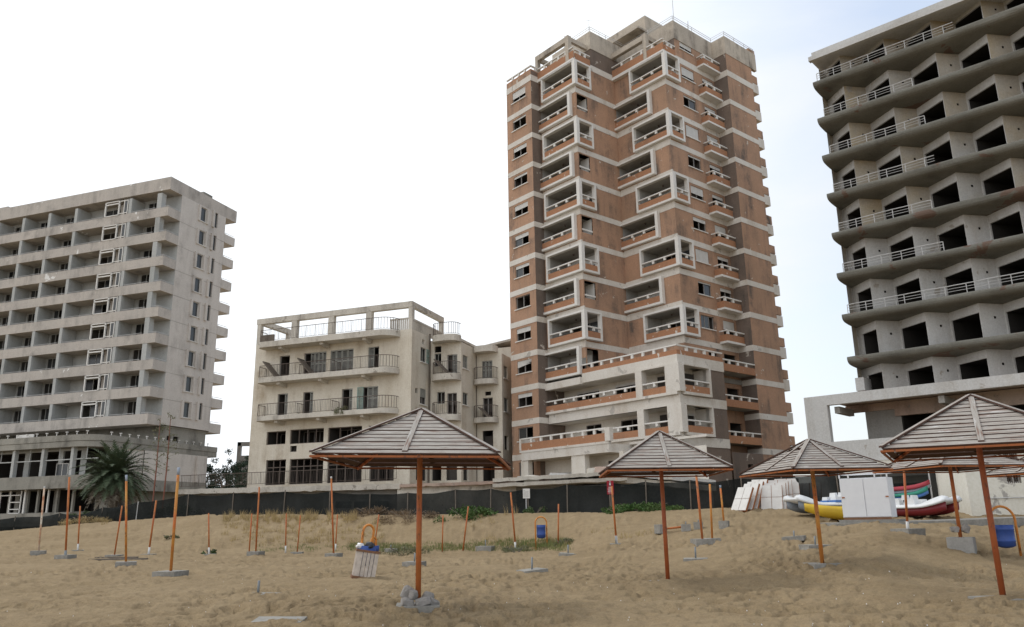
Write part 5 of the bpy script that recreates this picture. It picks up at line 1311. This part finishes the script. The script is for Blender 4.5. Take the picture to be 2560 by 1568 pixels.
# ------------------------------------------------------------------ pedal boats
def loft(rings, mat, name, parent, cap=True):
    m = MB(); n = len(rings[0])
    for r in rings: m.v += [tuple(p) for p in r]
    for i in range(len(rings)-1):
        for j in range(n): k = (j+1) % n; m.f.append((i*n+j, i*n+k, (i+1)*n+k, (i+1)*n+j)); m.m.append(0)
    if cap: m.f.append(tuple(range(n))[::-1]); m.m.append(0); m.f.append(tuple((len(rings)-1)*n+j for j in range(n))); m.m.append(0)
    return m.build(name, mat, parent, True)
def rbox(m, x0, x1, y0, y1, z0, z1, t=.06):
    m.hexa([(x0, y0, z0), (x1, y0, z0), (x1, y1, z0), (x0, y1, z0), (x0+t, y0+t, z1), (x1-t, y0+t, z1), (x1-t, y1-t, z1), (x0+t, y1-t, z1)])
def pedal_boat(loc, rz, hullmat, topmat, label, seats, stripe=None, L=3.0):
    """two hulls under a moulded deck that sweeps up to the bow (+x)"""
    T = thing('pedal_boat', label, 'pedal boat', loc, rz); T.scale = (1, 1, .88)
    for s in (-1, 1):
        rings = []
        for i in range(13):
            t = i/12; x = -L/2+L*t; up = .27*max(0, (t-.6)/.4)**2; w = .24*(1-.75*max(0, (t-.7)/.3)**2)
            zt = .38+up; zb = .02+up*.9+.12*max(0, (.1-t)/.1)
            c = s*.48
            rings.append([(x, c-w, zt), (x, c-w*.8, zb+.1), (x, c-w*.3, zb), (x, c+w*.3, zb), (x, c+w*.8, zb+.1), (x, c+w, zt)])
        loft(rings, hullmat, 'hull', T)
    rings = []
    for i in range(17):
        t = i/16; x = -L/2-.06+(L+.16)*t; up = .29*max(0, (t-.58)/.42)**1.8; wd = .78*(1-.16*max(0, (t-.75)/.25)**2)
        zb = .36+up; hump = .16+.16*sm((t-.55)/.3)*(1-sm((t-.93)/.07)*.75)
        rings.append([(x, -wd, zb), (x, -wd*.96, zb+.09), (x, -wd*.72, zb+hump), (x, -wd*.45, zb+hump*.55), (x, wd*.45, zb+hump*.55), (x, wd*.72, zb+hump), (x, wd*.96, zb+.09), (x, wd, zb)])
    loft(rings, topmat, 'deck', T)
    for (x, yy, w, hh) in seats:
        m = MB(); rbox(m, x-.24, x+.24, yy-w, yy+w, .42, .42+hh, .05); st = m.build('seat', topmat, T)
        m = MB(); rbox(m, x-.30, x-.16, yy-w, yy+w, .42+hh-.03, .42+hh+.2, .03); m.build('backrest', topmat, st)
        if stripe: m = MB(); m.box(x-.2, x+.26, yy-w-.02, yy+w+.02, .52, .62); m.build('seat_stripe', stripe, st)
    m = MB(); m.tube([(.25, -.2, .62), (.25, .2, .62)], .03, 6); m.tube([(.25, 0, .5), (.25, 0, .75)], .02, 6); m.build('pedal_axle', topmat, T)
    return T
b = at(2300, 1285, 33.0); pedal_boat(Vector((b.x, b.y, TZ(b.x, b.y)-.02)), math.radians(-55), m_boatred, m_boatwhite, 'white and dark red pedal boat with bow raised towards the hut', [(-.75, -.3, .2, .36), (-.1, .32, .22, .34), (-.1, -.32, .22, .34), (-1.1, .3, .2, .42)], None, 2.65)
b = at(2052, 1270, 34.6); pedal_boat(Vector((b.x, b.y, TZ(b.x, b.y)+.06)), math.radians(190), m_boatgrey, m_boatwhite, 'white pedal boat with grey hulls and blue seat stripes beside the panels', [(-.6, -.3, .24, .36), (-.6, .35, .24, .36), (-1.15, 0, .3, .46)], m_blueg, 2.5)
b = at(2108, 1276, 32.3)
T = thing('canoe', 'yellow moulded boat lying against the white cabinet', 'boat', Vector((b.x, b.y, TZ(b.x, b.y)-.03)), math.radians(172))
rings = []
for i in range(15):
    t = i/14; x = -1.5+2.95*t; w = .46*(1-.9*max(0, (t-.45)/.55)**1.8); up = .28*max(0, (t-.5)/.5)**1.6
    zb = .0+up*1.35; zt = .46+up*.55+.1*sm((.6-t)/.4)
    rings.append([(x, -w, zt-.08), (x, -w*.88, zb+.14), (x, -w*.45, zb), (x, w*.45, zb), (x, w*.88, zb+.14), (x, w, zt-.08), (x, w*.6, zt+.06), (x, -w*.6, zt+.06)])
loft(rings, m_yellow, 'hull', T)
rings = []
for i in range(8):
    t = i/7; x = -1.3+1.1*t; h = .26*math.sin(math.pi*(.25+.75*t)); rings.append([(x, -.3, .46), (x, -.24, .48+h), (x, .24, .48+h), (x, .3, .46)])
loft(rings, m_yellow, 'cockpit_cover', T)
def board(px, py, y, L, w, th, rz, mats, label, z, name='kayak', tilt=0.):
    b = at(px, py, y); T = thing(name, label, 'kayak', Vector((b.x, b.y, TZ(b.x, b.y)+z)), rz); T.rotation_euler = (tilt, math.radians(-3), rz)
    for part, m_, s, z0, z1 in (('hull', mats[0], 1., 0, th*.5), ('deck', mats[1], .97, th*.5, th)):
        rings = []
        for i in range(15):
            t = i/14; x = -L/2+L*t; ww = w*s*max(.03, math.sin(math.pi*min(1, max(0, t)))**.6); up = .2*(2*abs(t-.5))**3
            rings.append([(x, -ww, z0+up+th*.15), (x, -ww*.6, z0+up), (x, ww*.6, z0+up), (x, ww, z0+up+th*.15), (x, ww*.8, z1+up), (x, 0, z1+up+.06), (x, -ww*.8, z1+up)])
        loft(rings, m_, part, T)
    return T
T = board(2245, 1250, 34.9, 2.5, .36, .26, math.radians(-14), (m_blueg, m_green), 'green topped kayak with blue hull behind the red and white boat', .47)
T = board(2240, 1245, 35.1, 2.9, .38, .26, math.radians(-12), (m_boatgrey, m_red), 'red kayak lying on top of the stack at the back', .72)
m = MB(); m.hexa([(-1.0, -.03, .3), (-.7, -.03, .3), (-.7, .03, .3), (-1.0, .03, .3), (-.95, -.02, .55), (-.85, -.02, .58), (-.85, .02, .58), (-.95, .02, .55)]); m.build('fin', m_red, T)
b = at(2270, 1280, 35); m = MB(); m.box(-1.0, -.8, -.4, .4, -.2, .5); m.box(.8, 1.0, -.4, .4, -.2, .5); m.box(-.8, .8, -.06, .06, .3, .4); o = m.build('boat_rack', m_dwood); o.location = (b.x, b.y, TZ(b.x, b.y)); tag(o, 'dark wooden rack carrying the kayaks behind the boats', 'rack')

# ------------------------------------------------------------------ vegetation
def leafmat(name, c1, c2, rough=.7, tr=0.):
    t = NT(name); v = t.co(); n = t.noise(v, 1.6, 4, .6); n2 = t.noise(v, 11, 3)
    col = t.mix(t.ramp(n, (.35, 0), (.65, 1)), c1, c2); col = t.mix(.4, col, t.ramp(n2, (.3, .2), (.7, .85)), 'OVERLAY')
    return t.out(col, rough, .2)
m_palm = leafmat('palm_leaflet', (.055, .08, .042), (.095, .12, .07), .6)
m_palmdry = leafmat('dead_palm_leaflet', (.20, .17, .125), (.13, .11, .085))
m_trunk = plaster('rough_bark', (.19, .16, .13), (.14, .115, .09), (.07, .055, .04), .5, None, 0, 40, (5, 5, .6))
m_pine = leafmat('dark_tree_leaf', (.020, .042, .026), (.045, .07, .04))
m_green1 = leafmat('dune_plant_leaf', (.045, .10, .022), (.085, .13, .04))
m_green2 = leafmat('bush_leaf', (.05, .085, .03), (.085, .115, .045))
m_dry = leafmat('dry_brush_twig', (.20, .135, .075), (.13, .095, .065))
m_straw = leafmat('straw_grass_blade', (.44, .33, .16), (.33, .25, .12))
m_grass = leafmat('green_grass_blade', (.13, .165, .05), (.2, .2, .08))
m_olive = leafmat('olive_leaf', (.13, .15, .075), (.17, .16, .09))
m_stalk = plain('reddish_stalk', (.22, .09, .06), .8, .3, 6)
def leaf(m, c, s, asp=.5, flat=0.):
    d = Vector((U(-1, 1), U(-1, 1), U(-1, 1)*(1-flat))).normalized(); e = d.cross(Vector((U(-1, 1), U(-1, 1), U(-1, 1)))).normalized()
    c = Vector(c); a = d*s; b2 = e*s*asp
    m.face([c-a, c+b2*.9-a*.1, c+a, c-b2*.9+a*.1])
def blob(m, c, r, n, s, asp=.5, shell=.55, zs=1):
    for _ in range(n):
        while True:
            p = Vector((U(-1, 1), U(-1, 1), U(-1, 1)))
            if p.length < 1: break
        p = p.normalized()*(shell+(1-shell)*R())*(1+.3*noise.noise(p*2.3+Vector(c)))
        leaf(m, (c[0]+p.x*r[0], c[1]+p.y*r[1], c[2]+p.z*r[2]*zs), s*U(.6, 1.3), asp)
# date palm behind the fence
pc = at(288, 1193, 66); T = thing('date_palm', 'broad date palm with arching grey green fronds before the buff hotel', 'palm tree', (pc.x, pc.y, 0))
m = MB(); m.tube([(0, 0, -.6), (.05, 0, 1.2), (.0, 0, pc.z+.3)], [.45, .36, .4], 10); m.build('trunk', m_trunk, T, True)
mg = MB(); mdry = MB()
for i in range(140):
    az = i*2.39996; el = 1.42-2.15*(i/140)**.85; L = U(2.9, 3.7)*(1 if i > 10 else .9); dead = i > 116
    mm = mdry if dead else mg
    o = Vector((0, 0, pc.z+.1)); d = Vector((math.cos(az)*math.cos(el), math.sin(az)*math.cos(el), math.sin(el))); pts = [o.copy()]; q = o.copy(); dd = d.copy(); N_ = 13
    for j in range(N_):
        q = q+dd*(L/N_); dd = (dd+Vector((0, 0, -.06-.07*(j/N_)))).normalized(); pts.append(q.copy())
    mm.tube(pts, [.035*(1-j/(N_+2)) for j in range(N_+1)], 4)
    sd = d.cross(Vector((0, 0, 1))).normalized()
    for j in range(2, N_+1):
        tdir = (pts[j]-pts[j-1]).normalized(); upv = sd.cross(tdir).normalized()
        for s in (-1, 1):
            for k in range(2):
                p = pts[j-1].lerp(pts[j], k*.5+.2*R()); ll = .6*math.sin(math.pi*(.12+.83*j/N_))+.08
                e = p+(sd*s*.75+tdir*.65+upv*U(.1, .4)).normalized()*ll; w = tdir*.06
                if dead and R() < .3: continue
                mm.face([p-w, p+w, e+w*.2+Vector((0, 0, -.08*ll))])
mg.build('crown', m_palm, T, weld=False); mdry.build('dead_fronds', m_palmdry, T, weld=False)
# two tall flower stalks
for i, (px, tp, lab) in enumerate(((381, 1050, 'left of two tall thin stalks with leafy tufts right of the palm'), (407, 1038, 'right of two tall thin stalks with leafy tufts right of the palm'))):
    b = at(px, 1256, 61); b.z = TZ(b.x, b.y); h = at(px, tp, 61).z-b.z
    T = thing('tall_stalk', lab, 'plant', b, 0, 'tall stalks behind the netting fence')
    m = MB(); m.tube([(0, 0, -.2), (.06, 0, h*.5), (.0, 0, h)], [.06, .05, .02], 6); m.build('stem', m_stalk, T)
    m = MB()
    for j in range(30):
        z = h*U(.42, 1.0); az = U(0, 6.28); r = U(.15, .75)*(1.15-z/h)*1.6+.12; c = Vector((r*math.cos(az), r*math.sin(az), z+r*.3))
        m.bar((0, 0, z-.08), tuple(c), .015)
        for _ in range(9): leaf(m, c+Vector((U(-.13, .13), U(-.13, .13), U(-.07, .09))), .065, .45)
    m.build('tufts', m_olive, T, weld=False)
# trees in the gap between the hotels
for i, (px, py, y, r, lab) in enumerate(((527, 1200, 100, (1.9, 1.6, 1.9), 'low dark tree nearest the left hotel in the gap'), (566, 1185, 102, (2.3, 1.8, 2.3), 'middle dark tree with sky showing through, in the gap'), (596, 1178, 100, (2.0, 1.8, 2.9), 'tall dark tree against the cream hotel corner'), (553, 1209, 97, (2.6, 1.6, 1.0), 'low dark scrub tree below the others in the gap'))):
    c = at(px, py, y); T = thing('distant_tree', lab, 'tree', (c.x, c.y, 0), 0, 'trees between the left hotels')
    m = MB(); m.tube([(0, 0, -.5), (.1, 0, c.z-r[2]*.5), (.0, 0, c.z+r[2]*.4)], [.22, .16, .05], 6)
    for j in range(7):
        a = j*.9; m.tube([(0, 0, c.z-r[2]*.5+.25*j), (r[0]*.6*math.cos(a), r[1]*.6*math.sin(a), c.z+U(-.3, .6)*r[2])], [.06, .02], 4)
    m.build('trunk', m_trunk, T)
    m = MB()
    for j in range(26):
        t = Vector((U(-1, 1), U(-1, 1), U(-.9, 1))); 
        if t.length > 1.1: t = t.normalized()
        blob(m, (t.x*r[0], t.y*r[1], c.z+t.z*r[2]), (.62, .62, .45), 85, .13, .5, .3)
    m.build('crown', m_pine, T, weld=False)
def shrub(px, py, y, r, mat, lab, n, s, cl=8, name='shrub', cat='shrub', sink=.6, asp=.5, grp=None):
    c = at(px, py, y); z = TZ(c.x, c.y); T = thing(name, lab, cat, (c.x, c.y, z), 0, grp)
    m = MB()
    for j in range(5): a = U(0, 6.28); m.bar((0, 0, -.1), (r[0]*.6*math.cos(a), r[1]*.5*math.sin(a), r[2]*.8), .03)
    m.build('stems', m_trunk, T)
    m = MB()
    for j in range(cl):
        a = U(0, 6.28); q = R()**.5; x, yy = r[0]*q*math.cos(a), r[1]*q*math.sin(a)
        zz = TZ(c.x+x, c.y+yy)-z+r[2]*(1-q*q)*.6
        blob(m, (x, yy, zz), (r[0]*.3, r[1]*.3, r[2]*.45), n//cl, s, asp, .3)
    m.build('leaves', mat, T, weld=False)
shrub(208, 1262, 64.5, (1.7, 1.2, 1.0), m_green2, 'green bush at the foot of the palm behind the netting', 1500, .1)
shrub(440, 1238, 59.5, (1.9, 1.0, 1.0), m_green2, 'green bush behind the netting right of the tall stalks', 1600, .1)
shrub(1165, 1298, 45.4, (1.5, .9, .6), m_green1, 'dark green shrub growing on the sandy bank by the fence', 1900, .07, 14)
shrub(1610, 1270, 43.6, (2.1, 1.0, .5), m_green1, 'wide creeping green plant over the sand below the red sign', 2600, .07, 26, 'creeping_plant', 'plant')
shrub(1545, 1277, 42.8, (.9, .8, .25), m_green1, 'small leafy outlier at the left of the creeping green plant', 700, .06, 9, 'creeping_plant', 'plant')
shrub(1340, 1281, 46.4, (.75, .5, .4), m_green2, 'small green bush just right of the white notice board', 700, .07)
shrub(1020, 1310, 46.5, (1.7, 1.0, .55), m_dry, 'wide heap of dry purplish brush on the bank behind the crate', 1700, .1, 14, asp=.12)
shrub(930, 1296, 49.0, (1.6, .7, .5), m_dry, 'dry brown bush at the fence above the wooden crate', 1200, .1, 12, asp=.15)
shrub(1010, 1368, 38.5, (1.3, .6, .42), m_olive, 'low dry olive brush at the edge of the green hollow', 1100, .07, 10, asp=.2)
shrub(205, 1306, 60.0, (1.9, .8, .55), m_straw, 'heap of pale dry tumbleweed by the left netting', 1800, .11, 14, asp=.1)
shrub(1290, 1350, 38.5, (.9, .5, .35), m_olive, 'small olive brush left of the blue bin hoop', 600, .06, 8, asp=.2)
shrub(1408, 1352, 37.0, (.5, .4, .3), m_olive, 'small olive brush right of the orange bin hoop', 400, .06, 6, asp=.2)
shrub(530, 1333, 38.5, (.45, .35, .28), m_green2, 'tiny green plant on the left sand slope', 300, .06, 5)
shrub(424, 1323, 46, (.5, .35, .25), m_olive, 'tiny grey green plant on sand near the leaning pole', 260, .06, 5)
shrub(2000, 1200, 46, (1.6, .7, .5), m_green2, 'green bush showing above the netting behind the panels', 900, .08)
T = thing('balcony_bush', 'small wild bush growing over the edge of the lower long balcony', 'plant', Vector((-7.6, 58.63, 0))*1.15 + (Vector((-math.cos(.35), math.sin(.35), 0))*5.2 + Vector((math.sin(.35), math.cos(.35), 0))*-1.15 + Vector((0, 0, 8.2)))*1.15)
m = MB()
for j in range(5): m.bar((0, 0, -.05), (U(-.4, .4), U(-.3, 0), U(.1, .5)), .02)
m.build('stems', m_trunk, T)
m = MB()
for j in range(8): blob(m, (U(-.45, .45), U(-.3, .05), U(-.3, .4)), (.2, .2, .2), 60, .07, .3, .3)
m.build('leaves', m_olive, T, weld=False)
def blades(m, c, n, h, spread, lean=.35):
    for _ in range(n):
        a = U(0, 6.28); r = spread*R()**.5; p = Vector((c[0]+r*math.cos(a), c[1]+r*math.sin(a), c[2]-.03)); hh = h*U(.5, 1.15); l = Vector((U(-1, 1), U(-1, 1), 0))*lean*hh
        w = Vector((math.cos(a+1.5), math.sin(a+1.5), 0))*.012
        m.face([p-w, p+w, p+l+Vector((0, 0, hh))])
def tuftfield(name, mat, regions, lab, cat):
    m = MB()
    for (x0, x1, y0, y1, n, h, nb, sp) in regions:
        for _ in range(n):
            px = U(x0, x1); py = U(y0, y1); g = ground(px, py)
            if g.y > 60: continue
            k = U(.5, 1.2); blades(m, g, int(nb*k), h*k, sp*k)
    o = m.build(name, mat, None, False, False); o['kind'] = 'stuff'
    o['label'] = lab; return o
tuftfield('dry_grass', m_straw, [(560, 900, 1290, 1304, 70, .55, 24, .22), (560, 760, 1292, 1335, 75, .32, 18, .2), (740, 960, 1300, 1360, 80, .28, 18, .2), (1200, 1420, 1345, 1372, 40, .3, 16, .25), (1480, 1640, 1320, 1345, 18, .22, 10, .2), (560, 830, 1330, 1365, 50, .3, 14, .2), (1240, 1290, 1270, 1290, 10, .8, 20, .2), (210, 300, 1290, 1312, 12, .6, 16, .2), (1120, 1230, 1290, 1320, 12, .25, 12, .2)], 'dry straw grass tufts along the dune and netting', 'grass')
tuftfield('green_grass', m_grass, [(870, 1420, 1358, 1377, 300, .17, 26, .45), (1180, 1420, 1350, 1368, 90, .22, 24, .4), (640, 880, 1362, 1380, 60, .13, 16, .4)], 'patch of short green grass in the hollow of the beach', 'grass')
# pale shells and scraps scattered over the sand
m = MB()
for _ in range(170):
    px = U(-20, 2580); py = U(1400, 1568)**1.0; g = ground(px, py); s = U(.0035, .008)*(1 if R() < .93 else 1.8); a = U(0, 3.1)
    dx, dy = s*math.cos(a), s*math.sin(a); q = s*.5
    m.hexa([(g.x-dx+dy*.5, g.y-dy-dx*.5, g.z-.01), (g.x+dx+dy*.5, g.y+dy-dx*.5, g.z-.01), (g.x+dx-dy*.5, g.y+dy+dx*.5, g.z-.01), (g.x-dx-dy*.5, g.y-dy+dx*.5, g.z-.01),
            (g.x-dx*.8, g.y-dy*.8, g.z+q), (g.x+dx*.8, g.y+dy*.8, g.z+q+.004), (g.x+dx*.6, g.y+dy*.6+.005, g.z+q), (g.x-dx*.6, g.y-dy*.6+.005, g.z+q)])
o = m.build('shell_litter', m_bag, None, False, False); o['kind'] = 'stuff'
# ------------------------------------------------------------------ sky and light
W = bpy.data.worlds.new('World'); SC.world = W; W.use_nodes = True
t = W.node_tree; n = t.nodes; l = t.links; bg = n['Background']; out = n['World Output']
SUN_EL, SUN_AZ = math.radians(52), math.radians(-48)      # azimuth from +Y, to the left
sky = n.new('ShaderNodeTexSky'); sky.sky_type = 'NISHITA'; sky.sun_disc = False; sky.sun_elevation = SUN_EL; sky.sun_rotation = SUN_AZ; sky.dust_density = 2.0; sky.air_density = 1.0
tc = n.new('ShaderNodeTexCoord'); mp = n.new('ShaderNodeMapping'); mp.inputs['Scale'].default_value = (1, 1, 2.6); l.new(tc.outputs['Generated'], mp.inputs['Vector'])
ns = n.new('ShaderNodeTexNoise'); ns.inputs['Scale'].default_value = 2.2; ns.inputs['Detail'].default_value = 7; ns.inputs['Roughness'].default_value = .55; ns.inputs['Distortion'].default_value = .4; l.new(mp.outputs[0], ns.inputs['Vector'])
# the overcast is densest towards the sun, thinner to the right
sep = n.new('ShaderNodeSeparateXYZ'); l.new(tc.outputs['Generated'], sep.inputs[0])
mr = n.new('ShaderNodeMapRange'); mr.inputs[1].default_value = -.1; mr.inputs[2].default_value = .55; mr.inputs[3].default_value = .42; mr.inputs[4].default_value = -.16; l.new(sep.outputs['X'], mr.inputs[0])
ad = n.new('ShaderNodeMath'); ad.operation = 'ADD'; l.new(ns.outputs['Fac'], ad.inputs[0]); l.new(mr.outputs[0], ad.inputs[1])
rp = n.new('ShaderNodeValToRGB'); rp.color_ramp.elements[0].position = .30; rp.color_ramp.elements[0].color = (.42, .42, .42, 1); rp.color_ramp.elements[1].position = .72; rp.color_ramp.elements[1].color = (1, 1, 1, 1); l.new(ad.outputs[0], rp.inputs[0])
sb = n.new('ShaderNodeMix'); sb.data_type = 'RGBA'; sb.blend_type = 'MULTIPLY'; sb.inputs[0].default_value = 1; l.new(sky.outputs[0], sb.inputs[6]); sb.inputs[7].default_value = (1.55, 1.5, 1.4, 1)
mx = n.new('ShaderNodeMix'); mx.data_type = 'RGBA'; l.new(rp.outputs[0], mx.inputs[0]); l.new(sb.outputs[2], mx.inputs[6]); # the cloud deck is raised behind the viewer, added fill for the facades
yr = n.new('ShaderNodeMapRange'); yr.inputs[1].default_value = -.6; yr.inputs[2].default_value = .5; yr.inputs[3].default_value = .0; yr.inputs[4].default_value = 1.; l.new(sep.outputs['Y'], yr.inputs[0])
cl = n.new('ShaderNodeMix'); cl.data_type = 'RGBA'; l.new(yr.outputs[0], cl.inputs[0]); cl.inputs[6].default_value = (7.2, 7.35, 7.6, 1); cl.inputs[7].default_value = (6.6, 6.85, 7.1, 1); xr = n.new('ShaderNodeMapRange'); xr.inputs[1].default_value = .05; xr.inputs[2].default_value = .42; xr.inputs[3].default_value = 1.; xr.inputs[4].default_value = .76; l.new(sep.outputs['X'], xr.inputs[0])
cm = n.new('ShaderNodeMix'); cm.data_type = 'RGBA'; cm.blend_type = 'MULTIPLY'; cm.inputs[0].default_value = 1; l.new(cl.outputs[2], cm.inputs[6]); l.new(xr.outputs[0], cm.inputs[7]); l.new(cm.outputs[2], mx.inputs[7])
l.new(mx.outputs[2], bg.inputs['Color']); bg.inputs['Strength'].default_value = 0.15
sun = bpy.data.lights.new('sun', 'SUN'); sun.energy = 1.0; sun.angle = math.radians(12); sun.color = (1, .98, .95)
so = bpy.data.objects.new('sun', sun); COL.objects.link(so)
d = Vector((math.sin(SUN_AZ)*math.cos(SUN_EL), math.cos(SUN_AZ)*math.cos(SUN_EL), math.sin(SUN_EL)))
so.rotation_euler = (-d).to_track_quat('-Z', 'Y').to_euler(); so.location = (0, 0, 80)
SC.view_settings.view_transform = 'Standard'; SC.view_settings.look = 'None'; SC.view_settings.exposure = 0.22; SC.view_settings.gamma = 1
SC.cycles.max_bounces = 6; SC.cycles.transparent_max_bounces = 8
SC.cycles.use_denoising = True
